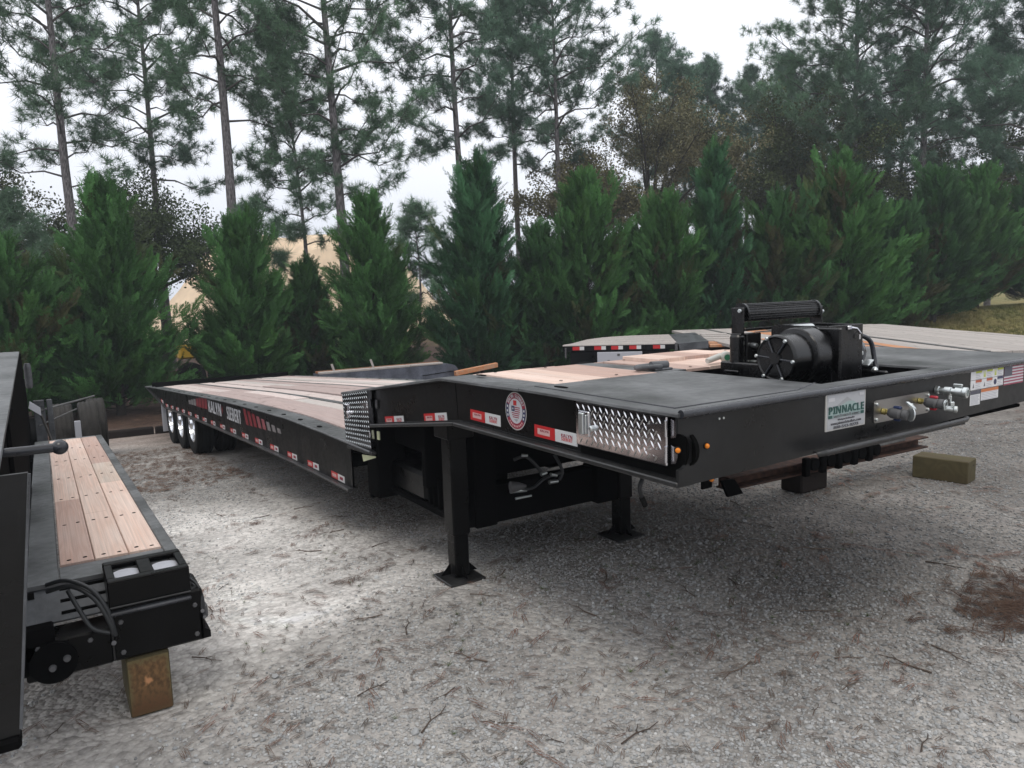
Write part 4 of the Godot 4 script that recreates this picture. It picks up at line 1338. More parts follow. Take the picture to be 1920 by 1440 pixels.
func toolbox(T: Node3D) -> void:
	# front toolbox door of tread plate
	var z0 := -2.150; var z1 := -1.680; var y0 := 0.898; var y1 := 1.060
	var x := X0 + 0.014
	var mb := MB.new()
	mb.box(Vector3(x + 0.012, (y0 + y1) / 2, (z0 + z1) / 2), Vector3(0.024, y1 - y0, z1 - z0), 0.004)
	var D := part("toolbox_door", mb, M.tread_plate, T)
	var lo := bar_mesh(0.0145, 0.0036, 0.0022)
	var nz := 14; var ny := 6
	for i in nz:
		for j in ny:
			for k in 2:
				var zz := z0 + (i + 0.5 + 0.5 * k) * (z1 - z0) / (nz + 0.5)
				var yy := y0 + (j + 0.32 + 0.42 * k) * (y1 - y0) / ny
				if zz < z0 + 0.085 and absf(yy - 0.982) < 0.055: continue
				if zz > z1 - 0.03 or yy < y0 + 0.012 or yy > y1 - 0.012: continue
				var o := MeshInstance3D.new()
				o.name = "tread_bar"
				o.mesh = lo
				o.material_override = M.tread_lit if k == 0 else M.stainless  # same metal: one slant painted as catching light, the other as dim
				D.add_child(o, true)
				o.transform = side_at(x, yy, zz, -0.95 if k == 0 else 0.95)
				o.position -= org
	# latch
	mb = MB.new()
	mb.box(Vector3(x - 0.001, 0.982, -2.098), Vector3(0.008, 0.092, 0.062), 0.003)
	var Lh := part("latch", mb, M.chrome, D)
	mb = MB.new()
	mb.box(Vector3(x - 0.0075, 0.982, -2.108), Vector3(0.007, 0.080, 0.028), 0.003)
	mb.box(Vector3(x - 0.009, 0.982, -2.078), Vector3(0.006, 0.07, 0.007), 0.002)
	mb.lathe([Vector2(0.011, 0), Vector2(0.011, 0.014), Vector2(0.007, 0.018), Vector2(0, 0.018)], Vector3(x, 0.972, -2.045), Vector3(-1, 0, 0), 12)
	part("latch_handle", mb, M.zinc, D)
	for yy in [1.020, 0.937]:
		mb = MB.new()
		mb.prism(PackedVector2Array([Vector2(-1.775, yy + 0.002), Vector2(-1.775, yy - 0.002), Vector2(-1.70, yy - 0.016), Vector2(-1.684, yy - 0.018), Vector2(-1.684, yy + 0.018), Vector2(-1.70, yy + 0.014)]), side_t(x), 0.004)
		mb.tube([Vector3(x - 0.003, yy - 0.026, -1.680), Vector3(x - 0.003, yy + 0.026, -1.680)], 0.005, 0.005, 8)
		mb.prism(PackedVector2Array([Vector2(-1.672, yy + 0.030), Vector2(-1.672, yy - 0.030), Vector2(-1.652, yy - 0.026), Vector2(-1.644, yy - 0.004), Vector2(-1.644, yy + 0.004), Vector2(-1.652, yy + 0.026)]), side_t(X0 + 0.03), 0.005)
		part("hinge", mb, M.chrome, D)
	# recess round the door
	mb = MB.new()
	mb.box(Vector3(X0 + 0.040, 0.962, -1.886), Vector3(0.006, 0.195, 0.53))
	part("door_recess", mb, M.slot_black, T)
	# rear toolbox door in the step of the deck, slanting
	var p := [Vector3(X0 + 0.004, 0.852, -4.638), Vector3(X0 + 0.004, 0.532, -4.604), Vector3(X0 + 0.004, 0.556, -4.170), Vector3(X0 + 0.004, 0.918, -4.190)]
	mb = MB.new()
	mb.prism(PackedVector2Array([Vector2(p[0].z, p[0].y), Vector2(p[1].z, p[1].y), Vector2(p[2].z, p[2].y), Vector2(p[3].z, p[3].y)]), side_t(X0 + 0.03), 0.026)
	D = part("toolbox_door", mb, M.tread_plate, T)
	mb = MB.new()
	for i in 13:
		for j in 12:
			var u := (i + 0.5) / 13.0; var v := (j + 0.5) / 12.0
			var q: Vector3 = (p[0].lerp(p[3], u)).lerp(p[1].lerp(p[2], u), v)
			var t := side_at(X0 + 0.004, q.y, q.z, -0.7)
			var l := 0.012; var w := 0.0036; var h := 0.003
			var b := [Vector3(-l, 0, 0), Vector3(0, -w, 0), Vector3(l, 0, 0), Vector3(0, w, 0)]
			for k in 4: mb.tri(t * b[k], t * b[(k + 1) % 4], t * Vector3(0, 0, h))
	var tb := part("tread_bars", mb, M.zinc, D)
	tb.set_meta("kind", "stuff")
	mb = MB.new()
	mb.box(Vector3(X0 - 0.001, 0.745, -4.555), Vector3(0.012, 0.09, 0.05), 0.004)
	mb.lathe([Vector2(0.010, 0), Vector2(0.010, 0.016), Vector2(0, 0.018)], Vector3(X0, 0.74, -4.515), Vector3(-1, 0, 0), 10)
	part("latch", mb, M.chrome, D)
	for q in [[0.82, -4.26], [0.645, -4.24]]:
		mb = MB.new()
		mb.prism(PackedVector2Array([Vector2(q[1] - 0.06, q[0]), Vector2(q[1] + 0.04, q[0] - 0.016), Vector2(q[1] + 0.055, q[0] - 0.016), Vector2(q[1] + 0.055, q[0] + 0.016), Vector2(q[1] + 0.04, q[0] + 0.014)]), side_t(X0 + 0.004), 0.004)
		part("hinge", mb, M.chrome, D)
	for q in [[0.83, -4.135, M.flange_paint], [0.64, -4.135, M.label_pale]]:
		mb = MB.new()
		mb.box(Vector3(X0 + 0.040, q[0], q[1]), Vector3(0.01, 0.052, 0.03), 0.002)
		part("hinge_plate" if q[2] == M.flange_paint else "label", mb, q[2], T)
	mb = MB.new()
	mb.prism(PackedVector2Array([Vector2(-4.40, 0.482), Vector2(-4.38, 0.440), Vector2(-4.17, 0.500), Vector2(-4.17, 0.508)]), side_t(X0 + 0.03), 0.002)
	part("warning_label", mb, M.label_pale, T)
	mb = MB.new()
	mb.box(Vector3(X0 + 0.02, 0.515, -4.39), Vector3(0.03, 0.02, 0.44), 0.003, Basis(Vector3.RIGHT, -0.055))
	part("door_sill", mb, M.flange_paint, T)

func decal_pair(T: Node3D, x: float, z0: float, z1: float, yc: float, h: float, tilt: float, big: bool) -> void:
	# a red and white reflector strip with small print
	var zc := (z0 + z1) / 2; var w := (z1 - z0)
	var t := side_at(x, yc, zc, tilt)
	var mb := MB.new(); rect(mb, t, -w / 2, -h / 2, -0.001, h / 2, 0.0012)
	var R := part("reflector_strip", mb, M.red_tape, T)
	mb = MB.new(); rect(mb, t, 0.001, -h / 2, w / 2, h / 2, 0.0012)
	part("white_panel", mb, M.white_tape, R)
	mb = MB.new(); rect(mb, t * Transform3D(Basis(), Vector3(0, 0, 0.0012)), -w * 0.42, -h * 0.26, -w * 0.12, h * 0.24, 0.0005)
	part("pale_panel", mb, M.pink_print, R)
	if big:
		lettering("lettering", "KALYN", h * 0.17, M.dark_red_print, R, t * Transform3D(Basis(), Vector3(-w * 0.25, 0.004, 0.0022)), true, w * 0.2, 0.0005)
		lettering("lettering", "KALYN", h * 0.26, M.dark_red_print, R, t * Transform3D(Basis(), Vector3(w * 0.27, h * 0.12, 0.0016)), true, w * 0.25, 0.0005)
		lettering("lettering", "SIEBERT", h * 0.26, M.red_tape, R, t * Transform3D(Basis(), Vector3(w * 0.27, -h * 0.17, 0.0016)), true, w * 0.25, 0.0005)
	else:
		mb = MB.new(); rect(mb, t * Transform3D(Basis(), Vector3(0, 0, 0.0012)), w * 0.15, -h * 0.22, w * 0.38, h * 0.22, 0.0005)
		part("print", mb, M.dark_red_print, R)

func side_decals(T: Node3D, xw: float) -> void:
	var x := xw - 0.0008
	decal_pair(T, x, -4.03, -3.76, 0.763, 0.047, 0.1404, true)
	decal_pair(T, x, -3.50, -3.235, 0.842, 0.049, 0.1404, true)
	decal_pair(T, x, -2.995, -2.728, 0.906, 0.049, 0.0, true)
	decal_pair(T, x, -2.465, -2.180, 0.904, 0.049, 0.0, true)
	var xl := X0 + 0.034 - 0.0008
	for k in 17:
		var zc := -4.90 - 0.553 * k
		var tl := atan2(along(BOT, zc + 0.2) - along(BOT, zc - 0.2), 0.4)
		decal_pair(T, xl, zc - 0.135, zc + 0.135, along(BOT, zc) + 0.046, 0.046, tl, false)
	# company name with fading red slashes
	var tilt := 0.043
	lettering("lettering", "KALYN", 0.140, M.white_print, T, side_at(xl - 0.001, 0.240, -9.16, tilt), true, 0.76)
	lettering("lettering", "SIEBERT", 0.140, M.white_print, T, side_at(xl - 0.001, 0.280, -8.14, tilt), true, 0.68)
	var mb := MB.new()
	mb.prism(PackedVector2Array([Vector2(-0.03, 0), Vector2(0, -0.05), Vector2(0.03, 0), Vector2(0, 0.05)]), side_at(xl, 0.270, -8.72, tilt), 0.001)
	part("diamond_mark", mb, M.red_fade, T)
	for k in 8:
		var s := 0.95 - 0.10 * k
		var z := -7.52 + 0.168 * k
		var h := 0.16 * s
		mb = MB.new()
		mb.prism(PackedVector2Array([Vector2(z - 0.06, 0.255 + 0.012 * k), Vector2(z + 0.05, 0.258 + 0.012 * k), Vector2(z + 0.05 - 0.10 * s, 0.258 + 0.012 * k + h), Vector2(z - 0.06 - 0.10 * s, 0.255 + 0.012 * k + h)]), side_t(xl), 0.001)
		part("red_slash", mb, M.red_fade if k < 3 else (M.red_fade_light if k < 5 else M.grey_fade), T)
	for k in 7:
		var z := -9.70 - 0.20 * k
		var h := 0.16 * (1 - 0.11 * k)
		var yy := 0.165 - 0.011 * k
		mb = MB.new()
		mb.prism(PackedVector2Array([Vector2(z - 0.085, yy), Vector2(z + 0.085, yy + 0.008), Vector2(z + 0.085, yy + 0.008 + h), Vector2(z - 0.085, yy + h)]), side_t(xl), 0.001)
		part("red_slash", mb, M.red_fade if k < 4 else M.grey_fade, T)
	# round emblem on the gooseneck
	var c := side_at(x, 0.966, -2.602)
	var lay := func(d: float) -> Transform3D: return c * Transform3D(Basis(), Vector3(0, 0, d))
	mb = MB.new(); mb.prism(disc(0.0815, 36), lay.call(0.0), 0.001)
	var E := part("round_emblem", mb, M.sign_frame, T)
	mb = MB.new(); mb.prism(disc(0.0765, 36), lay.call(0.001), 0.0004)
	part("emblem_ring", mb, M.dark_red_print, E)
	mb = MB.new(); mb.prism(disc(0.0765, 8, PI - 0.42, PI + 0.50, 0.052), lay.call(0.0014), 0.0004)
	mb.prism(disc(0.0765, 8, -0.60, 0.25, 0.052), lay.call(0.0014), 0.0004)
	part("emblem_ring", mb, M.navy_print, E)
	mb = MB.new(); mb.prism(disc(0.0535, 32), lay.call(0.0018), 0.0004)
	part("emblem_field", mb, M.white_print, E)
	var word := "KALYN SIEBERT"
	for i in word.length():
		if word[i] == " ": continue
		var a := lerpf(2.55, 0.50, i / float(word.length() - 1))
		lettering("lettering", word[i], 0.014, M.white_print, E, c * Transform3D(Basis(Vector3(0, 0, 1), a - PI / 2), Vector3(cos(a) * 0.065, sin(a) * 0.065, 0.0026)), true, 0.0, 0.0006)
	for i in 9:
		var a := lerpf(-2.35, -0.8, i / 8.0)
		mb = MB.new(); rect(mb, c * Transform3D(Basis(Vector3(0, 0, 1), a + PI / 2), Vector3(cos(a) * 0.0655, sin(a) * 0.0655, 0.0014)), -0.0035, -0.004, 0.0035, 0.004, 0.0006)
		part("print", mb, M.pink_print, E)
	for q in [[PI - 0.25, 0], [PI + 0.06, 0], [PI + 0.34, 0], [0.1, 0], [-0.18, 0], [-0.44, 0]]:
		mb = MB.new(); rect(mb, c * Transform3D(Basis(), Vector3(cos(q[0]) * 0.0645, sin(q[0]) * 0.0645, 0.0018)), -0.004, -0.0045, 0.004, 0.0045, 0.0006)
		part("print", mb, M.white_tape, E)
	# the emblem's middle: a flag cut to an outline
	for k in 6:
		mb = MB.new()
		var yy := 0.014 - 0.0085 * k
		var l := -0.030 + 0.004 * maxf(0, k - 3) + (0.024 if k < 3 else 0.0)
		rect(mb, lay.call(0.0022), l, yy, 0.034 - 0.003 * maxf(0, k - 2), yy + 0.0042, 0.0004)
		part("flag_stripe", mb, M.dark_red_print, E)
	mb = MB.new(); rect(mb, lay.call(0.0022), -0.031, -0.002, -0.007, 0.021, 0.0005)
	part("canton", mb, M.navy_print, E)
	mb = MB.new(); mb.prism(PackedVector2Array([Vector2(-0.019, 0.004), Vector2(-0.014, 0.009), Vector2(-0.019, 0.015), Vector2(-0.024, 0.009)]), lay.call(0.0027), 0.0004)
	part("star", mb, M.white_print, E)
	mb = MB.new(); rect(mb, lay.call(0.0022), -0.016, 0.024, 0.009, 0.045, 0.0004)
	part("print", mb, M.red_tape, E)
	mb = MB.new(); mb.prism(PackedVector2Array([Vector2(-0.014, -0.036), Vector2(0.006, -0.046), Vector2(0.02, -0.034), Vector2(0.01, -0.033)]), lay.call(0.0022), 0.0004)
	part("print", mb, M.sign_shade, E)

func winch(T: Node3D) -> void:
	var mb: MB
	# end cover with six ribs, facing the near side
	var c := Vector3(2.60, 1.150, -2.035)
	var ax := Vector3(1, 0, 0)
	mb = MB.new()
	mb.lathe([Vector2(0, -0.004), Vector2(0.026, -0.004), Vector2(0.028, 0.006), Vector2(0.086, 0.006), Vector2(0.092, 0.001), Vector2(0.098, 0.006), Vector2(0.101, 0.014), Vector2(0.103, 0.12), Vector2(0.120, 0.124), Vector2(0.124, 0.13), Vector2(0.126, 0.21), Vector2(0.118, 0.215), Vector2(0.118, 0.24)], c, ax, 36)
	var C := part("winch_cover", mb, M.winch_paint, T)
	for k in 6:
		var a := deg_to_rad(90 - 28 + 60 * k + 3)
		var d := Vector3(0, sin(a), -cos(a))
		mb = MB.new()
		mb.box(c + d * 0.057 + Vector3(0.001, 0, 0), Vector3(0.010, 0.064, 0.007), 0.002, Basis(Vector3.RIGHT, -(PI / 2 - a)))
		part("rib", mb, M.bar_paint, C)
		bolt("bolt", c + d * 0.092 + Vector3(-0.002, 0, 0), Vector3(-1, 0, 0), 0.0085, 0.009, C, M.zinc)
	# gearbox housing and drum between two cheeks
	mb = MB.new()
	mb.box(Vector3(2.845, 1.10, -2.06), Vector3(0.02, 0.34, 0.34), 0.006)
	mb.box(Vector3(3.19, 0.99, -2.06), Vector3(0.02, 0.14, 0.34), 0.006)
	mb.box(Vector3(2.95, 0.905, -2.06), Vector3(0.62, 0.06, 0.36), 0.006)
	part("winch_frame", mb, M.winch_paint, T)
	mb = MB.new()
	mb.lathe([Vector2(0.07, 0), Vector2(0.07, 0.33)], Vector3(2.855, 1.12, -2.10), ax, 24)
	for k in 14: mb.lathe([Vector2(0.07, 0.012 + 0.022 * k), Vector2(0.082, 0.016 + 0.022 * k), Vector2(0.082, 0.026 + 0.022 * k), Vector2(0.07, 0.030 + 0.022 * k)], Vector3(2.855, 1.12, -2.10), ax, 24)
	part("winch_drum", mb, M.dark_steel, T)
	# open-topped control box
	var bx0 := 2.852; var bx1 := 3.098; var by0 := 0.93; var by1 := 1.276; var bz0 := -1.955; var bz1 := -2.235
	mb = MB.new()
	mb.box(Vector3((bx0 + bx1) / 2, (by0 + by1) / 2, bz0 - 0.004), Vector3(bx1 - bx0, by1 - by0, 0.008), 0.002)
	mb.box(Vector3((bx0 + bx1) / 2, (1.09 + by1) / 2, bz1), Vector3(bx1 - bx0, by1 - 1.09, 0.008), 0.002)
	for q in [bx0 + 0.004, bx1 - 0.004]: mb.box(Vector3(q, (1.12 + by1) / 2, (bz0 + bz1) / 2 - 0.004), Vector3(0.008, by1 - 1.12, bz0 - bz1 - 0.016), 0.002)
	mb.box(Vector3((bx0 + bx1) / 2, 1.15, (bz0 + bz1) / 2 - 0.004), Vector3(bx1 - bx0 - 0.018, 0.008, bz0 - bz1 - 0.018))
	var B := part("control_box", mb, M.winch_paint, T)
	mb = MB.new()
	mb.tube([Vector3(bx0 + 0.02, 1.252, -2.16), Vector3(bx0 + 0.16, 1.252, -2.16)], 0.026, 0.026, 16)
	part("solenoid", mb, M.zinc, B)
	mb = MB.new()
	mb.tube([Vector3(3.00, 1.262, bz0 + 0.008), Vector3(3.02, 1.258, bz0 + 0.02), Vector3(3.045, 1.235, bz0 + 0.022)], 0.006, 0.005, 8)
	mb.box(Vector3(2.99, 1.262, bz0 + 0.004), Vector3(0.026, 0.018, 0.01), 0.003)
	mb.box(Vector3(3.052, 1.222, bz0 + 0.014), Vector3(0.01, 0.03, 0.006), 0.002)
	part("toggle_latch", mb, M.chrome, B)
	for y in [1.145, 1.105]:
		bolt("bolt", Vector3(bx0 - 0.004, y, bz0 - 0.018), Vector3(-0.3, 0, 1), 0.012, 0.018, B, M.zinc)
		bolt("bolt", Vector3(bx1 + 0.02, y - 0.004, bz0 - 0.03), Vector3(0.2, 0, 1), 0.012, 0.018, B, M.zinc)
	bolt("bolt", Vector3(bx0 - 0.002, 1.252, bz0 - 0.04), Vector3(-1, 0, 0.2), 0.010, 0.012, B, M.zinc)
	for y in [1.205, 1.185]: bolt("bolt", Vector3(bx0 - 0.002, y, bz0 - 0.10), Vector3(-1, 0.2, 0), 0.013, 0.026, B, M.zinc)
	# shoulder plate from box to cover
	mb = MB.new()
	mb.prism(PackedVector2Array([Vector2(-2.235, 1.27), Vector2(-2.2, 1.28), Vector2(-2.0, 1.272), Vector2(-1.96, 1.23), Vector2(-1.945, 1.16), Vector2(-1.925, 1.15), Vector2(-1.925, 0.93), Vector2(-2.235, 0.93)]), side_t(2.845), 0.016)
	part("winch_cheek", mb, M.winch_paint, T)
	# motor at the far end
	mb = MB.new()
	mb.lathe([Vector2(0.085, 0), Vector2(0.088, 0.05), Vector2(0.075, 0.09), Vector2(0.04, 0.11), Vector2(0, 0.112)], Vector3(3.15, 1.135, -2.10), ax, 24)
	mb.tube(curve([Vector3(3.13, 1.215, -2.03), Vector3(3.20, 1.212, -2.02), Vector3(3.25, 1.18, -2.01), Vector3(3.262, 1.11, -2.0), Vector3(3.25, 1.06, -1.98)]), 0.011, 0.011, 10)
	part("winch_motor", mb, M.bar_paint, T)
	mb = MB.new()
	mb.lathe([Vector2(0.012, 0), Vector2(0.015, 0.01), Vector2(0.015, 0.03), Vector2(0.011, 0.034), Vector2(0.013, 0.045), Vector2(0.013, 0.07), Vector2(0.006, 0.08), Vector2(0, 0.08)], Vector3(3.248, 1.062, -1.985), Vector3(-0.55, -0.75, 0.25), 12)
	mb.tube([Vector3(3.10, 1.222, -2.03), Vector3(3.16, 1.218, -2.025)], 0.014, 0.012, 10)
	mb.box(Vector3(3.20, 1.09, -1.99), Vector3(0.05, 0.008, 0.03), 0.002, Basis(Vector3(0, 0, 1), 0.5))
	part("hose_fitting", mb, M.zinc, T)
	# tensioner roller on its two posts
	var rz := -2.35
	mb = MB.new()
	mb.box(Vector3(2.737, 1.30, rz), Vector3(0.012, 0.12, 0.07), 0.003)
	mb.box(Vector3(2.735, 1.235, rz), Vector3(0.03, 0.012, 0.06), 0.003)
	mb.lathe([Vector2(0.034, 0), Vector2(0.034, 0.155), Vector2(0.028, 0.165), Vector2(0, 0.165)], Vector3(2.735, 1.07, rz), Vector3.UP, 18)
	mb.box(Vector3(2.735, 1.066, rz), Vector3(0.09, 0.012, 0.08), 0.003)
	mb.box(Vector3(3.318, 1.27, rz), Vector3(0.012, 0.16, 0.07), 0.003)
	mb.box(Vector3(3.03, 1.258, rz + 0.03), Vector3(0.57, 0.014, 0.014), 0.003)
	part("roller_post", mb, M.winch_paint, T)
	mb = MB.new()
	mb.lathe([Vector2(0, 0), Vector2(0.046, 0), Vector2(0.046, 0.012), Vector2(0.038, 0.014), Vector2(0.038, 0.53), Vector2(0.046, 0.532), Vector2(0.046, 0.545), Vector2(0, 0.545)], Vector3(2.755, 1.335, rz), ax, 24)
	var R := part("tension_roller", mb, M.winch_paint, T)
	for k in 22:
		var a := TAU * k / 22
		mb = MB.new()
		mb.box(Vector3(3.028, 1.335 + 0.0395 * cos(a), rz + 0.0395 * sin(a)), Vector3(0.515, 0.006, 0.0045), 0.0015, Basis(Vector3.RIGHT, a))
		part("roller_rib", mb, M.winch_paint, R)
	for q in [Vector3(2.728, 1.345, rz + 0.02), Vector3(3.322, 1.322, rz + 0.02), Vector3(3.322, 1.322, rz - 0.02)]:
		bolt("bolt", q, Vector3(1 if q.x > 3 else -1, 0, 0.5), 0.010, 0.018, R, M.zinc)
	mb = MB.new()
	mb.box(Vector3(2.81, 1.14, -2.33), Vector3(0.10, 0.20, 0.03), 0.004)
	mb.box(Vector3(2.78, 1.0, -2.3), Vector3(0.16, 0.22, 0.25), 0.006)
	var K := part("brake_block", mb, M.winch_paint, T)
	for y in [1.185, 1.105]: bolt("bolt", Vector3(2.79, y, -2.312), Vector3(-0.2, 0, 1), 0.012, 0.035, K, M.zinc)
	mb = MB.new()
	mb.box(Vector3(2.94, 1.243, -2.315), Vector3(0.19, 0.003, 0.06), 0.001)
	part("guide_plate", mb, M.stainless, T)

func undercarriage(T: Node3D) -> void:
	var mb: MB
	for q in [[1.738, -3.325], [2.845, -3.320]]:
		var x: float = q[0]; var z: float = q[1]
		mb = MB.new()
		mb.box(Vector3(x, 0.54, z), Vector3(0.100, 0.62, 0.104), 0.008)
		mb.box(Vector3(x, 0.80, z), Vector3(0.15, 0.12, 0.16), 0.006)
		var L := part("landing_leg", mb, M.black_paint, T)
		mb = MB.new()
		mb.box(Vector3(x, 0.14, z), Vector3(0.084, 0.26, 0.086), 0.007)
		part("inner_leg", mb, M.black_paint, L)
		mb = MB.new()
		mb.box(Vector3(x, ground_y(x, z) + 0.012, z), Vector3(0.205, 0.014, 0.205), 0.003)
		part("foot_plate", mb, M.flange_paint, L)
		mb = MB.new()
		for s in 4:
			var b := Basis(Vector3.UP, PI / 2 * s)
			var t := Transform3D(b, Vector3(x, 0, z) + b * Vector3(0.047, 0.018, 0.004))
			mb.prism(PackedVector2Array([Vector2(0, 0), Vector2(0.055, 0), Vector2(0, 0.055)]), t, -0.008) if false else mb.prism(PackedVector2Array([Vector2(0, 0), Vector2(0.055, 0), Vector2(0, 0.055)]), t, 0.008)
		part("gusset", mb, M.dark_steel, L)
	mb = MB.new()
	mb.box(Vector3(2.29, 0.345, -3.36), Vector3(0.98, 0.20, 0.10), 0.006)
	mb.box(Vector3(1.90, 0.50, -3.36), Vector3(0.13, 0.52, 0.14), 0.006)
	mb.box(Vector3(2.70, 0.35, -3.33), Vector3(0.16, 0.22, 0.14), 0.006)
	mb.box(Vector3(2.25, 0.62, -3.62), Vector3(1.1, 0.40, 0.05), 0.006)
	part("leg_brace", mb, M.dark_steel, T)
	# storage tray with vertical slats
	mb = MB.new()
	mb.box(Vector3(1.92, 0.385, -4.02), Vector3(0.34, 0.165, 0.60), 0.02)
	part("storage_tray", mb, M.black_paint, T)
	mb = MB.new()
	mb.box(Vector3(1.92, 0.285, -3.92), Vector3(0.36, 0.03, 0.98), 0.004)
	part("tray_floor", mb, M.dark_steel, T)
	for k in 5:
		mb = MB.new()
		mb.box(Vector3(1.765, 0.385, -3.68 + 0.062 * k), Vector3(0.03, 0.17, 0.018), 0.003)
		part("slat", mb, M.dark_steel, T)
	mb = MB.new()
	for x in [2.2, 3.62]: mb.box(Vector3(x, 0.55, -4.0), Vector3(0.12, 0.5, 0.7), 0.008)
	mb.box(Vector3(2.911, 0.66, -3.9), Vector3(2.3, 0.16, 0.5), 0.01)
	part("neck_beams", mb, M.dark_steel, T)
	# hydraulic hose with fittings between the legs
	for q in [[Vector3(2.02, 0.60, -3.2), Vector3(2.06, 0.62, -3.14), Vector3(2.13, 0.54, -3.12), Vector3(2.16, 0.50, -3.12)], [Vector3(1.96, 0.475, -3.10), Vector3(2.05, 0.47, -3.08), Vector3(2.14, 0.50, -3.1), Vector3(2.26, 0.51, -3.12)], [Vector3(2.25, 0.60, -3.16), Vector3(2.27, 0.52, -3.12), Vector3(2.25, 0.47, -3.12)]]:
		mb = MB.new(); mb.tube(curve(q), 0.009, 0.009, 8)
		part("hydraulic_hose", mb, M.hose, T)
	for q in [[Vector3(1.93, 0.468, -3.10), Vector3(2.02, 0.462, -3.09), 0.012], [Vector3(2.12, 0.525, -3.10), Vector3(2.155, 0.53, -3.1), 0.011], [Vector3(2.17, 0.475, -3.10), Vector3(2.225, 0.472, -3.10), 0.011], [Vector3(2.18, 0.515, -3.10), Vector3(2.225, 0.50, -3.11), 0.010], [Vector3(1.94, 0.435, -3.07), Vector3(2.03, 0.437, -3.06), 0.007], [Vector3(2.03, 0.632, -3.14), Vector3(2.06, 0.628, -3.13), 0.008]]:
		mb = MB.new(); mb.tube([q[0], q[1]], q[2], q[2] * 0.8, 8)
		part("hose_fitting", mb, M.zinc, T)
	mb = MB.new()
	mb.lathe([Vector2(0, 0), Vector2(0.03, 0.006), Vector2(0.022, 0.05), Vector2(0.008, 0.09), Vector2(0, 0.09)], Vector3(1.925, 0.49, -3.10), Vector3(1, -0.05, 0.2), 12)
	part("valve_body", mb, M.cast_grey, T)
	mb = MB.new()
	mb.tube(curve([Vector3(2.16, 0.72, -2.36), Vector3(2.11, 0.68, -2.31), Vector3(2.075, 0.63, -2.30), Vector3(2.085, 0.585, -2.30), Vector3(2.105, 0.545, -2.30)]), 0.0095, 0.0095, 8)
	part("hanging_hose", mb, M.hose, T)
	mb = MB.new()
	mb.tube([Vector3(2.085, 0.585, -2.30), Vector3(2.106, 0.543, -2.30)], 0.0125, 0.0125, 8)
	part("hose_end", mb, M.rubber, T)

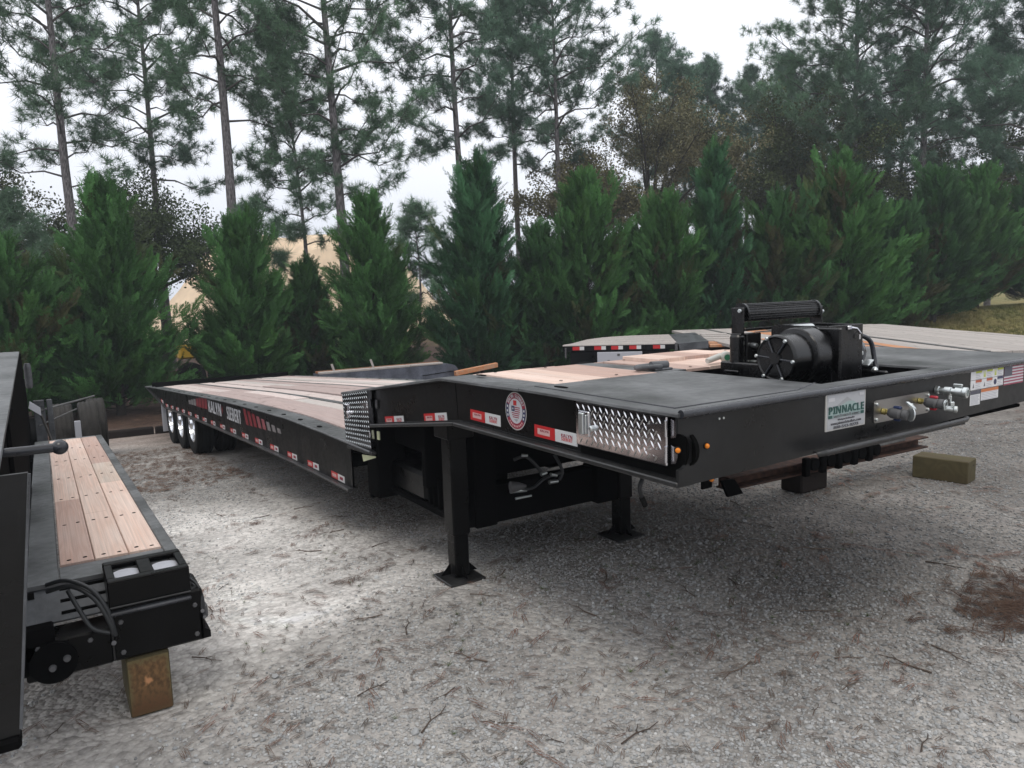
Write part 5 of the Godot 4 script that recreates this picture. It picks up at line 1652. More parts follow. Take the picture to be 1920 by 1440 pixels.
# ---------- the other trailers and loose things ----------
func left_trailer() -> void:
	var T := thing("trailer", Vector3(-0.9, 0, -5.0), "black lowboy trailer at the left edge with narrow planked deck and raised gooseneck", "trailer")
	var mb: MB
	var yd := func(z: float) -> float: return 0.484 - 0.039 * (-z - 3.2)
	var xr := 0.375
	# deck frame
	mb = MB.new(); strip(mb, 0.338, xr + 0.012, -2.98, -7.6, yd, 0.016, 0.004)
	part("deck_rail", mb, M.deck_paint, T)
	mb = MB.new(); strip(mb, -0.125, -0.022, -3.02, -7.6, yd, 0.016, 0.004)
	part("deck_rail", mb, M.deck_paint, T)
	mb = MB.new(); strip(mb, -0.02, 0.337, -3.02, -3.215, func(z): return yd.call(z) - 0.001, 0.016, 0.002)
	part("deck_rail", mb, M.deck_paint, T)
	mb = MB.new(); strip(mb, -0.02, 0.337, -7.482, -7.6, yd, 0.016, 0.004)
	part("deck_rail", mb, M.deck_paint, T)
	mb = MB.new(); strip(mb, xr - 0.012, xr, -3.0, -7.6, func(z): return yd.call(z) - 0.017, 0.20)
	strip(mb, -0.12, -0.10, -3.0, -7.6, func(z): return yd.call(z) - 0.017, 0.24)
	part("side_beam", mb, M.black_paint, T)
	rng.seed = 301
	var cuts := [[-3.22, -4.55, -6.1, -7.48], [-3.22, -4.12, -5.35, -7.48], [-3.22, -4.95, -5.8, -7.48]]
	for i in 3:
		for k in 3:
			var x := -0.018 + 0.118 * i
			mb = MB.new()
			strip(mb, x + 0.0015, x + 0.1165, cuts[i][k] - 0.0015, cuts[i][k + 1] + 0.0015, func(z): return yd.call(z) + 0.006, 0.035, 0.003)
			part("plank", mb, M["new_wood_%d" % (rng.randi() % 4)], T)
		for z in [-3.28, -3.95, -4.62, -5.3, -6.1, -6.8]:
			for u in [0.28, 0.74]: bolt_flush(T, Vector3(-0.018 + 0.118 * (i + u), yd.call(z) + 0.006, z + rng.randf_range(-0.02, 0.02)))
	# front box with two round holes in its top
	var z0 := -2.818
	mb = MB.new()
	mb.box(Vector3(0.265, 0.328, z0 - 0.10), Vector3(0.30, 0.195, 0.20), 0.008)
	mb.box(Vector3(-0.012, 0.292, z0 - 0.075), Vector3(0.256, 0.128, 0.14), 0.006)
	mb.prism(PackedVector2Array([Vector2(0.40, 0.235), Vector2(0.432, 0.235), Vector2(0.432, 0.26), Vector2(0.412, 0.275), Vector2(0.40, 0.36)]), Transform3D(Basis(), Vector3(0, 0, z0 - 0.12)), 0.12)
	part("front_bumper", mb, M.black_paint, T)
	mb = MB.new()
	mb.box(Vector3(0.245, 0.404, z0 + 0.004), Vector3(0.262, 0.014, 0.03), 0.005)
	part("bumper_ridge", mb, M.bar_paint, T)
	# upper box: four walls, a top of bars leaving two openings
	mb = MB.new()
	var bx0 := 0.115; var bx1 := 0.378; var bz1 := z0 - 0.235
	mb.box(Vector3((bx0 + bx1) / 2, 0.46, z0 - 0.012), Vector3(bx1 - bx0, 0.10, 0.016), 0.004)
	mb.box(Vector3((bx0 + bx1) / 2, 0.46, bz1), Vector3(bx1 - bx0, 0.10, 0.016), 0.004)
	for x in [bx0 + 0.008, bx1 - 0.008]: mb.box(Vector3(x, 0.46, (z0 + bz1) / 2), Vector3(0.016, 0.10, 0.21), 0.004)
	for q in [[bx0 + 0.0005, bx0 + 0.028], [0.222, 0.268], [bx1 - 0.028, bx1 - 0.0005]]: mb.box(Vector3((q[0] + q[1]) / 2, 0.511, (z0 + bz1) / 2 - 0.005), Vector3(q[1] - q[0], 0.010, 0.155), 0.003)
	for q in [[z0 - 0.004, z0 - 0.04], [bz1 + 0.03, bz1 - 0.008]]: mb.box(Vector3((bx0 + bx1) / 2, 0.511, (q[0] + q[1]) / 2), Vector3(bx1 - bx0, 0.012, absf(q[0] - q[1])), 0.004)
	part("lamp_housing", mb, M.black_paint, T)
	for x in [0.183, 0.310]:
		mb = MB.new()
		mb.lathe([Vector2(0.054, 0), Vector2(0.054, 0.02), Vector2(0.047, 0.027), Vector2(0, 0.030)], Vector3(x, 0.474, (z0 + bz1) / 2 - 0.005), Vector3.UP, 24)
		part("round_lamp", mb, M.mud_flap_white, T)
	# slotted plate behind the box
	mb = MB.new()
	var sp := Basis(Vector3.RIGHT, 0.62)
	mb.box(Vector3(0.04, 0.43, z0 - 0.16), Vector3(0.34, 0.010, 0.16), 0.002, sp)
	part("step_plate", mb, M.grey_steel, T)
	for k in 3:
		mb = MB.new()
		mb.box(Vector3(0.055, 0.43, z0 - 0.16) + sp * Vector3(0, 0.006, -0.05 + 0.05 * k), Vector3(0.16, 0.004, 0.012), 0.001, sp)
		part("step_slot", mb, M.slot_black, T)
	for q in [[Vector3(-0.06, 0.52, z0 - 0.1), Vector3(0.0, 0.535, z0 - 0.06), Vector3(0.07, 0.50, z0 - 0.01), Vector3(0.11, 0.42, z0 + 0.01), Vector3(0.125, 0.33, z0 + 0.012)], [Vector3(-0.06, 0.50, z0 - 0.09), Vector3(0.01, 0.515, z0 - 0.05), Vector3(0.075, 0.47, z0 + 0.0), Vector3(0.112, 0.38, z0 + 0.015), Vector3(0.118, 0.34, z0 + 0.015)], [Vector3(0.0, 0.50, z0 - 0.06), Vector3(0.03, 0.43, z0 - 0.02), Vector3(0.06, 0.37, z0 + 0.0), Vector3(0.11, 0.345, z0 + 0.014)]]:
		mb = MB.new(); mb.tube(curve(q), 0.0075, 0.0075, 8)
		part("hydraulic_hose", mb, M.hose, T)
	for q in [[Vector3(0.118, 0.30, z0 + 0.002), 0.008, 0.018], [Vector3(0.408, 0.34, z0 + 0.002), 0.007, 0.014], [Vector3(0.414, 0.315, z0 + 0.002), 0.006, 0.012]]:
		mb = MB.new(); mb.lathe([Vector2(q[1], 0), Vector2(q[1], q[2]), Vector2(0, q[2])], q[0], Vector3(0, 0.5, 1), 10)
		part("hose_fitting", mb, M.cast_grey, T)
	for q in [Vector3(0.145, 0.37, z0), Vector3(0.385, 0.37, z0), Vector3(0.145, 0.26, z0), Vector3(0.385, 0.26, z0), Vector3(-0.10, 0.34, z0 - 0.005), Vector3(0.05, 0.33, z0 - 0.005)]:
		bolt("bolt", q, Vector3(0, 0, 1), 0.009, 0.009, T, M.cast_grey)
	mb = MB.new()
	mb.tube([Vector3(0.118, 0.424, z0 + 0.001), Vector3(0.375, 0.424, z0 + 0.001)], 0.004, 0.004, 6)
	mb.tube([Vector3(0.117, 0.235, z0 - 0.004), Vector3(0.117, 0.35, z0 - 0.004)], 0.004, 0.004, 6)
	part("weld_seam", mb, M.flange_paint, T)
	for q in [[0.404, 0.40, 0.020], [0.410, 0.378, 0.016]]:
		mb = MB.new(); mb.tube(curve([Vector3(q[0] - 0.02, q[1] + 0.05, z0 - 0.06), Vector3(q[0], q[1] + 0.03, z0 - 0.03), Vector3(q[0] + 0.006, q[1], z0 - 0.01), Vector3(q[0] + 0.004, q[1] - 0.05, z0 + 0.002)]), 0.005, 0.005, 8)
		part("hydraulic_hose", mb, M.hose, T)
	mb = MB.new(); mb.box(Vector3(0.418, 0.335, z0 - 0.02), Vector3(0.022, 0.05, 0.04), 0.005)
	part("hose_bracket", mb, M.cast_grey, T)
	# rounded hook plate at the left of the box
	mb = MB.new()
	mb.prism(disc(0.07, 24), Transform3D(Basis(), Vector3(-0.06, 0.285, z0 - 0.02)), 0.03)
	mb.box(Vector3(-0.2, 0.33, z0 - 0.03), Vector3(0.3, 0.16, 0.05), 0.006)
	part("hook_plate", mb, M.dark_steel, T)
	for q in [Vector2(-0.065, 0.27), Vector2(-0.022, 0.292)]:
		mb = MB.new(); mb.lathe([Vector2(0.012, 0), Vector2(0.009, 0.012), Vector2(0, 0.012)], Vector3(q.x, q.y, z0 + 0.01), Vector3(0, 0, 1), 12)
		part("pin", mb, M.cast_grey, T)
	# gooseneck beside the camera
	mb = MB.new()
	mb.prism(PackedVector2Array([Vector2(-1.2, 1.78), Vector2(-0.094, 1.78), Vector2(-0.145, 6.73), Vector2(-1.2, 6.73)]), Transform3D(Basis(Vector3(1, 0, 0), Vector3(0, 0, -1), Vector3(0, 1, 0)), Vector3(0, 1.131, 0)), 0.014)
	part("gooseneck_top", mb, M.deck_paint, T)
	mb = MB.new()
	mb.prism(PackedVector2Array([Vector2(-1.79, 0.57), Vector2(-1.79, 1.13), Vector2(-6.70, 1.13), Vector2(-6.70, 0.72), Vector2(-5.0, 0.36), Vector2(-3.0, 0.36), Vector2(-2.4, 0.57)]), side_t(-0.135), 0.02)
	part("gooseneck_side", mb, M.dark_steel, T)
	mb = MB.new()
	var P := [Vector3(-0.9, 0.588, -1.765), Vector3(-0.109, 0.588, -1.765), Vector3(-0.046, 1.13, -1.765), Vector3(-0.9, 1.13, -1.765)]
	mb.prism(PackedVector2Array([Vector2(-0.9, 0.588), Vector2(-0.109, 0.588), Vector2(-0.046, 1.128), Vector2(-0.9, 1.128)]), Transform3D(Basis(), Vector3(0, 0, -1.775)), 0.012)
	part("gooseneck_front", mb, M.face_paint, T)
	mb = MB.new()
	mb.box(Vector3(-0.5, 0.574, -1.775), Vector3(0.785, 0.026, 0.05), 0.006)
	part("front_lip", mb, M.dark_steel, T)
	mb = MB.new()
	mb.tube([Vector3(-0.1065, 0.60, -1.762), Vector3(-0.044, 1.126, -1.762)], 0.0035, 0.0035, 6)
	part("edge_glint", mb, M.grey_steel, T)  # pale tube drawn in as the glint along the panel edge
	mb = MB.new()
	mb.box(Vector3(-0.125, 0.92, -2.05), Vector3(0.03, 0.44, 0.12), 0.006)
	part("neck_post", mb, M.dark_steel, T)
	mb = MB.new()
	mb.box(Vector3(-0.15, 0.75, -3.4), Vector3(0.06, 0.62, 0.5), 0.01)
	part("neck_post", mb, M.dark_steel, T)
	mb = MB.new()
	mb.tube([Vector3(-0.4, 1.122, -2.11), Vector3(0.008, 1.117, -2.11)], 0.0115, 0.0115, 12)
	part("pin_bar", mb, M.bar_paint, T)
	mb = MB.new()
	var sph := []
	for i in 13: sph.append(Vector2(0.0185 * sin(PI * i / 12.0), -0.0185 * cos(PI * i / 12.0)))
	mb.lathe(sph, Vector3(0.016, 1.117, -2.11), Vector3(1, 0, 0), 20)
	part("bar_knob", mb, M.bar_paint, T)
	mb = MB.new()
	mb.lathe([Vector2(0.05, 0), Vector2(0.055, 0.10), Vector2(0.03, 0.13), Vector2(0, 0.13)], Vector3(-0.52, 1.19, -5.5), Vector3(1, 0.05, 0.2), 16)
	mb.box(Vector3(-0.46, 1.165, -5.5), Vector3(0.16, 0.04, 0.12), 0.008)
	part("deck_lug", mb, M.bar_paint, T)
	# behind the deck: lights, uprights and rear wheels
	mb = MB.new()
	mb.lathe([Vector2(0.02, 0), Vector2(0.025, 0.02), Vector2(0.025, 0.16), Vector2(0.018, 0.19), Vector2(0, 0.19)], Vector3(-0.105, 0.86, -6.75), Vector3.UP, 12)
	part("lamp_post", mb, M.grey_steel, T)
	mb = MB.new()
	mb.prism(PackedVector2Array([Vector2(-0.155, 0.535), Vector2(-0.06, 0.455), Vector2(-0.06, 0.53), Vector2(-0.14, 0.60)]), Transform3D(Basis(), Vector3(0, 0, -8.3)), 0.012)
	part("small_plate", mb, M.mud_flap_white, T)
	for q in [[-0.135, -0.03, 0.02, 0.40], [-0.01, 0.045, 0.02, 0.40]]:
		mb = MB.new()
		mb.box(Vector3((q[0] + q[1]) / 2, (q[2] + q[3]) / 2 - 0.10, -9.6), Vector3(q[1] - q[0], q[3] - q[2] + 0.34, 0.03), 0.006)
		part("rear_upright", mb, M.grey_steel, T)
	mb = MB.new()
	mb.tube([Vector3(-0.06, 0.46, -8.3), Vector3(0.01, 0.02, -9.3)], 0.012, 0.012, 6)
	mb.tube([Vector3(-0.1, 0.36, -9.5), Vector3(0.5, 0.36, -10.6)], 0.012, 0.012, 6)
	mb.tube([Vector3(-0.1, 0.20, -9.5), Vector3(0.3, 0.22, -10.6)], 0.008, 0.008, 6)
	part("stay_rod", mb, M.weathered_rail, T)
	mb = MB.new()
	mb.box(Vector3(-0.40, 0.2, -9.0), Vector3(0.4, 0.9, 3.0), 0.01)
	mb.box(Vector3(-0.9, -0.15, -10.4), Vector3(1.6, 0.25, 3.4), 0.02)
	part("rear_frame", mb, M.dark_steel, T)
	for q in [[0.155, -11.5], [0.450, -11.5], [0.60, -12.7]]:
		var g := ground_y(q[0], q[1])
		wheel(T, Vector3(q[0], g + 0.435, q[1]), Vector3(1, 0, 0), 0.44, false, true)
	mb = MB.new()
	mb.box(Vector3(0.30, -0.12, -10.9), Vector3(0.07, 0.30, 0.03), 0.006)
	part("rear_bracket", mb, M.mud_flap_white, T)

func far_trailers() -> void:
	var mb: MB
	# flatbed behind the main trailer's nose, its taped side towards the yard
	var th := -0.709
	var at := Vector3(8.41, 0, -11.45)
	at.y = ground_y(at.x, at.z)
	var T := thing("trailer", at, "black flatbed trailer with red and white tape and white toolbox, behind the main trailer", "trailer")
	T.rotation.y = th
	org = Vector3.ZERO
	var d := 0.45 - at.y
	var camber := func(x: float) -> float: return d - 0.10 * exp(-x * 1.6)
	mb = MB.new()
	for k in 6:
		var a := 0.36 * k - 0.0; var b := 0.36 * (k + 1)
		mb.hexa([Vector3(a, d - 0.11, 0.012), Vector3(b, d - 0.11, 0.012), Vector3(b, d - 0.11, -0.03), Vector3(a, d - 0.11, -0.03), Vector3(a, d - 0.012, 0.012), Vector3(b, d - 0.012, 0.012), Vector3(b, d - 0.012, -0.03), Vector3(a, d - 0.012, -0.03)])
	mb.box(Vector3(1.08, d - 0.28, -1.2), Vector3(1.9, 0.30, 2.0), 0.02)
	part("side_beam", mb, M.black_paint, T)
	for k in 8:
		mb = MB.new()
		for j in 6:
			var a := 0.36 * j; var b := 0.36 * (j + 1)
			var z0 := -0.31 * k - 0.004; var z1 := -0.31 * (k + 1) + 0.004
			var y0 := d - 0.16 * exp(-a * 2.2) * (k / 7.0) + 0.004 * k; var y1 := d - 0.16 * exp(-b * 2.2) * (k / 7.0) + 0.004 * k
			mb.hexa([Vector3(a, y0 - 0.05, z0), Vector3(b, y1 - 0.05, z0), Vector3(b, y1 - 0.05, z1), Vector3(a, y0 - 0.05, z1), Vector3(a, y0, z0), Vector3(b, y1, z0), Vector3(b, y1, z1), Vector3(a, y0, z1)])
		part("plank", mb, M["old_wood_%d" % ((k * 2) % 4)], T)
	for s in [0.19, 0.60, 0.92, 1.26, 1.70]:
		for k in 2:
			mb = MB.new()
			mb.box(Vector3(s + (0.07 if k == 0 else 0.18), d - 0.055, 0.014), Vector3(0.135 if k == 0 else 0.085, 0.068, 0.004))
			part("reflector_strip", mb, M.red_tape if k == 0 else M.white_tape, T)
	mb = MB.new(); mb.box(Vector3(1.08, d - 0.235, 0.02), Vector3(0.84, 0.20, 0.10), 0.006)
	var B := part("toolbox", mb, M.mud_flap_white, T)
	mb = MB.new(); mb.box(Vector3(1.06, d - 0.185, 0.074), Vector3(0.05, 0.04, 0.012), 0.004)
	part("latch", mb, M.cast_grey, B)
	mb = MB.new(); mb.box(Vector3(2.13, d - 0.06, 0.02), Vector3(0.05, 0.16, 0.08), 0.01)
	mb.box(Vector3(0.06, d - 0.14, 0.02), Vector3(0.03, 0.2, 0.05), 0.006)
	part("end_bracket", mb, M.cast_grey, T)
	for s in [0.42, 1.55]:
		wheel(T, Vector3(s, 0.40, -0.15), Vector3(0, 0, 1), 0.40, false)
	# its raised nose
	mb = MB.new()
	mb.hexa([Vector3(2.20, d - 0.14, 0.0), Vector3(2.72, d - 0.10, 0.0), Vector3(2.72, d - 0.10, -2.5), Vector3(2.20, d - 0.14, -2.5), Vector3(2.17, d - 0.005, 0.0), Vector3(2.72, d + 0.035, 0.0), Vector3(2.72, d + 0.055, -2.5), Vector3(2.17, d + 0.03, -2.5)])
	part("nose_plate", mb, M.grey_steel, T)
	for k in 6:
		mb = MB.new()
		mb.box(Vector3(3.0, d - 0.06 + 0.022 * k, -0.1 - 0.30 * k), Vector3(0.52, 0.05, 0.28), 0.006)
		part("plank", mb, M.warm_wood if k < 2 else M["old_wood_%d" % ((k * 2) % 4)], T)
	# weathered wooden deck at the right
	at = Vector3(14.5, 0, -7.6)
	at.y = ground_y(at.x, at.z)
	T = thing("trailer", at, "grey weathered wood-decked trailer with orange worn planks, far right beyond the main trailer", "trailer")
	T.rotation.y = atan2(2.75, -4.15) + PI    # local -z runs away from the yard
	org = Vector3.ZERO
	var inv := T.transform.affine_inverse()
	var lanes := [[-3.9, -3.1, 4], [-2.3, -1.42, 4], [-1.28, 0.0, 5]]
	var far: Vector3 = inv * Vector3(17.57, 0.45, -10.57)
	var near: Vector3 = inv * Vector3(12.9, 0.45, -4.1)
	var yy := far.y
	rng.seed = 401
	for ln in [[-5.2, -4.4, 3], [-4.3, -3.2, 4], [-3.1, -2.38, 3], [-2.25, 0.0, 8]]:
		for i in ln[2]:
			var w: float = (ln[1] - ln[0]) / ln[2]
			var x: float = far.x + ln[0] + w * i
			for k in 2:
				mb = MB.new()
				var a: float = lerpf(near.z, far.z, 0.5 * k) ; var b: float = lerpf(near.z, far.z, 0.5 * (k + 1))
				mb.box(Vector3(x + w / 2, yy - 0.03 + rng.randf_range(-0.004, 0.004), (a + b) / 2), Vector3(w - 0.008, 0.06, absf(b - a) - 0.006), 0.005)
				var orange: bool = (ln[0] == -3.1 or ln[0] == -4.3) and rng.randf() < 0.65
				part("plank", mb, M.warm_wood if orange else M["old_wood_%d" % ((rng.randi() % 2) * 2)], T)
	for s in [[-2.36, -2.27], [-3.19, -3.11], [-4.39, -4.31]]:
		mb = MB.new()
		mb.box(Vector3(far.x + (s[0] + s[1]) / 2, yy - 0.02, (near.z + far.z) / 2), Vector3(s[1] - s[0], 0.05, absf(far.z - near.z)), 0.004)
		part("deck_rail", mb, M.weathered_rail, T)
	mb = MB.new()
	mb.box(Vector3(far.x - 2.6, yy - 0.22, (near.z + far.z) / 2), Vector3(5.1, 0.3, absf(far.z - near.z) - 0.1), 0.02)
	part("frame", mb, M.dark_steel, T)
	for s in [0.7, 0.85]:
		for w in [-0.4, -4.8]:
			wheel(T, Vector3(far.x + w, 0.40, lerpf(near.z, far.z, s)), Vector3(1, 0, 0), 0.40, false)

func loose_things() -> void:
	var mb: MB
	# scuffed steel ramp with a wooden top, beyond the lower deck
	var g := ground_y(5.8, -13.7)
	var T := thing("loading_ramp", Vector3(5.8, g, -13.7), "scuffed blue-grey steel ramp panel with wooden top rail, behind the lower deck", "ramp")
	mb = MB.new()
	var p := PackedVector2Array([Vector2(4.35, g), Vector2(7.34, g), Vector2(7.33, -0.12)])
	for i in 6:
		var a := PI / 2 * i / 5.0
		p.append(Vector2(7.10 + 0.23 * cos(a), -0.16 + 0.23 * sin(a)))
	p.append(Vector2(4.35, 0.075))
	mb.prism(p, Transform3D(Basis(), Vector3(0, 0, -14.0)), 0.36)
	part("panel", mb, M.scuffed_blue, T)
	mb = MB.new(); mb.box(Vector3(6.9, -0.10, -13.632), Vector3(0.85, 0.012, 0.012), 0.002, Basis(Vector3(0, 0, 1), 0.06))
	part("seam", mb, M.slot_black, T)
	for k in 2:
		mb = MB.new(); mb.box(Vector3(5.3, 0.095, -13.72 - 0.17 * k), Vector3(1.85, 0.04, 0.16), 0.006)
		mb.box(Vector3(6.6, 0.095, -13.72 - 0.17 * k), Vector3(0.72, 0.036, 0.16), 0.006)
		part("plank", mb, M["old_wood_%d" % k], T)
	for q in [Vector3(4.66, 0.17, -13.75), Vector3(5.45, 0.20, -13.75)]:
		mb = MB.new(); mb.box(q, Vector3(0.04, 0.16, 0.03), 0.004, Basis(Vector3(0, 0, 1), 0.3))
		part("stake", mb, M.old_wood_0, T)
	mb = MB.new(); mb.box(Vector3(7.66, -0.075, -13.50), Vector3(1.02, 0.10, 0.10), 0.008, Basis(Vector3(0, 0, 1), 0.10))
	part("timber_rail", mb, M.warm_wood, T)
	# supports of the timber reach the ground behind the deck
	mb = MB.new(); mb.box(Vector3(7.66, (g - 0.13) / 2, -13.50), Vector3(0.12, -g - 0.13, 0.10), 0.006)
	part("timber_post", mb, M.dark_wood, T)

	# timber blocks
	mb = MB.new()
	mb.box(Vector3(0.219, 0.112, -2.98), Vector3(0.139, 0.222, 0.30), 0.006)
	var blk := thing("timber_block", Vector3(0.219, 0, -2.98), "brown sawn timber block under the left trailer's front bumper", "wood block")
	part("block", mb, M.treated_wood, blk)
	mb = MB.new()
	var q4 := [Vector3(0.153, 0.008, -2.8285), Vector3(0.285, 0.008, -2.8285), Vector3(0.285, 0.214, -2.8285), Vector3(0.153, 0.214, -2.8285)]
	var st := SurfaceTool.new(); st.begin(Mesh.PRIMITIVE_TRIANGLES)
	for k in [0, 2, 1, 0, 3, 2]:
		st.set_normal(Vector3(0, 0, 1)); st.set_uv(Vector2([0, 1, 1, 0][k], [1, 1, 0, 0][k])); st.add_vertex(q4[k] - org)
	var e := MeshInstance3D.new(); e.name = "sawn_end"; e.mesh = st.commit(); e.material_override = M.block_end
	blk.add_child(e, true)
	mb = MB.new()
	var bb := Basis(Vector3.UP, 0.19)
	mb.box(Vector3(5.565, ground_y(5.56, -2.84) + 0.083, -2.845), Vector3(0.19, 0.165, 0.37), 0.006, bb)
	solo("timber_block", mb, M.treated_wood, Vector3(5.565, 0, -2.845), "greenish treated timber block alone on the gravel right of the trailer front", "wood block")
	# landscape timbers edging the tree bed
	for k in 3:
		var x := -0.9 + 1.72 * k
		mb = MB.new()
		mb.box(Vector3(x, ground_y(x, -15.7) + 0.07, -15.7 + 0.12 * k), Vector3(1.70, 0.17, 0.16), 0.02, Basis(Vector3.UP, -0.06))
		solo("edging_timber", mb, M.dark_wood, Vector3(x, ground_y(x, -15.7), -15.7), "dark edging timber at the foot of the tree bed, " + ["by the left trailer's wheels", "between both trailers", "by the main trailer's wheels"][k], "timber", "timbers edging the tree bed")
	# rusty channel lying on a block below the main trailer's nose
	T = thing("steel_channel", Vector3(4.795, 0.14, -3.245), "rusty steel channel beam with bolted brackets under the main trailer's nose", "steel beam")
	mb = MB.new()
	var ry := 0.185
	var dirb := Basis(Vector3.UP, -0.045)
	mb.box(Vector3(4.795, ry - 0.042, -3.245), Vector3(2.2, 0.012, 0.12), 0.003, dirb)
	mb.box(Vector3(4.795, ry + 0.035, -3.245), Vector3(2.2, 0.012, 0.12), 0.003, dirb)
	mb.box(Vector3(4.795, ry - 0.0035, -3.275), Vector3(2.2, 0.064, 0.012), 0.0, dirb)
	part("channel", mb, M.rust, T)
	mb = MB.new()
	mb.prism(PackedVector2Array([Vector2(3.60, ry - 0.055), Vector2(3.74, ry - 0.055), Vector2(3.66, ry + 0.05), Vector2(3.54, ry + 0.06)]), Transform3D(Basis(), Vector3(0, 0, -3.18)), 0.02)
	part("end_plate", mb, M.dark_steel, T)
	for k in 5:
		mb = MB.new()
		var x := 4.38 + 0.185 * k
		mb.box(Vector3(x, ry + 0.02, -3.16), Vector3(0.05, 0.13, 0.04), 0.006)
		mb.prism(disc(0.045, 14), Transform3D(Basis(), Vector3(x + 0.08, ry + 0.03, -3.17)), 0.03)
		part("bracket", mb, M.dark_steel, T)
	mb = MB.new()
	mb.box(Vector3(5.39, ry + 0.056, -3.215), Vector3(0.45, 0.03, 0.1), 0.004)
	part("tape_patch", mb, M.weathered_rail, T)
	mb = MB.new()
	mb.box(Vector3(4.58, 0.055, -3.32), Vector3(0.30, 0.14, 0.18), 0.012)
	solo("support_block", mb, M.dark_wood, Vector3(4.62, 0, -3.25), "dark timber support block holding up the rusty channel", "wood block")
	# shackle and capped tube on the main trailer's front deck
	mb = MB.new()
	var sh := []
	for i in 13:
		var a := PI * 0.5 + PI * i / 12.0
		sh.append(Vector3(2.385 + 0.045 * cos(a), YT + 0.018, -2.60 + 0.026 * sin(a)))
	sh.push_front(Vector3(2.455, YT + 0.018, -2.562)); sh.append(Vector3(2.445, YT + 0.018, -2.632))
	mb.tube(sh, 0.0135, 0.0135, 10)
	mb.tube([Vector3(2.425, YT + 0.022, -2.60), Vector3(2.515, YT + 0.022, -2.585)], 0.0205, 0.0195, 14)
	mb.box(Vector3(2.47, YT + 0.005, -2.59), Vector3(0.11, 0.010, 0.07), 0.003)
	solo("tow_shackle", mb, M.grey_steel, Vector3(2.44, YT, -2.6), "grey steel shackle loop lying where plate meets planks, left of the winch", "shackle")
	T = thing("capped_tube", Vector3(2.82, YT, -2.56), "pale grey tube with a green disc in its end, lying left of the winch", "tube")
	mb = MB.new()
	mb.tube([Vector3(2.755, YT + 0.022, -2.555), Vector3(2.765, YT + 0.024, -2.555), Vector3(2.885, YT + 0.036, -2.59)], 0.013, 0.016, 12)
	mb.lathe([Vector2(0, -0.03), Vector2(0.026, -0.03), Vector2(0.028, -0.02), Vector2(0.028, 0.012), Vector2(0.021, 0.016), Vector2(0, 0.016)], Vector3(2.893, YT + 0.032, -2.555), Vector3(-0.55, 0, 0.83), 20)
	part("tube", mb, M.pale_plastic, T)
	mb = MB.new()
	mb.lathe([Vector2(0.015, 0.0165), Vector2(0.015, 0.018), Vector2(0, 0.018)], Vector3(2.893, YT + 0.032, -2.555), Vector3(-0.55, 0, 0.83), 16)
	part("end_disc", mb, M.green_disc, T)
	# yellow machine glimpsed between the cypresses
	g = ground_y(4.2, -24.5)
	T = thing("yellow_loader", Vector3(4.2, g, -24.5), "yellow loader with pale windows glimpsed between two cypresses", "loader")
	mb = MB.new()
	mb.box(Vector3(4.2, 0.05, -24.5), Vector3(1.5, 0.42, 0.9), 0.05)
	mb.box(Vector3(4.2, 0.48, -24.5), Vector3(0.8, 0.06, 0.8), 0.02)
	for x in [3.83, 4.2, 4.57]: mb.box(Vector3(x, 0.35, -24.12), Vector3(0.05, 0.24, 0.05), 0.01)
	mb.box(Vector3(5.3, -0.1, -24.4), Vector3(0.8, 0.16, 0.14), 0.03, Basis(Vector3(0, 0, 1), -0.5))
	part("body", mb, M.yellow_paint, T)
	for x in [4.015, 4.385]:
		mb = MB.new(); mb.box(Vector3(x, 0.35, -24.12), Vector3(0.3, 0.19, 0.02))
		part("window", mb, M.label_white, T)
	for x in [3.75, 4.65]:
		wheel(T, Vector3(x, g + 0.42, -24.1), Vector3(0, 0, 1), 0.42, false)

func sand_hill() -> void:
	var mb := MB.new()
	var f := noise(91, 0.12, 4)
	var o := Vector3(14.0, -1.3, -45.0)
	var r := Vector3(0.843, 0, 0.537); var b := Vector3(0.531, 0, -0.839)
	var h := func(u: float, v: float) -> float:
		var top := smooth(-11.5, -3.0, u) * (1 - smooth(3.0, 11.0, u)) * (1 - smooth(2.0, 8.0, absf(v)))
		return maxf(0.0, 6.7 * top + f.get_noise_2d(u * 2, v * 2) * 0.8 * top) - 0.2
	var P := func(i: int, j: int) -> Vector3:
		var u := -12.5 + 25.0 * i / 50; var v := -9.0 + 18.0 * j / 30
		return o + r * u + b * v + Vector3(0, h.call(u, v), 0)
	for i in 50:
		for j in 30: mb.quad(P.call(i, j), P.call(i + 1, j), P.call(i + 1, j + 1), P.call(i, j + 1))
	var m := MeshInstance3D.new()
	m.name = "sand_hill"; m.mesh = mb.mesh(); m.material_override = M.sand
	m.set_meta("kind", "structure"); m.set_meta("label", "tan heap of sand behind the trees")
	add_child(m, true)

func spot(px: float, D: float) -> Vector2:   # ground place at a share of the view's width and a distance ahead
	var l := px * D
	return Vector2(0.5305 * D / 0.9928 + 0.8435 * l, -0.8392 * D / 0.9928 + 0.537 * l)

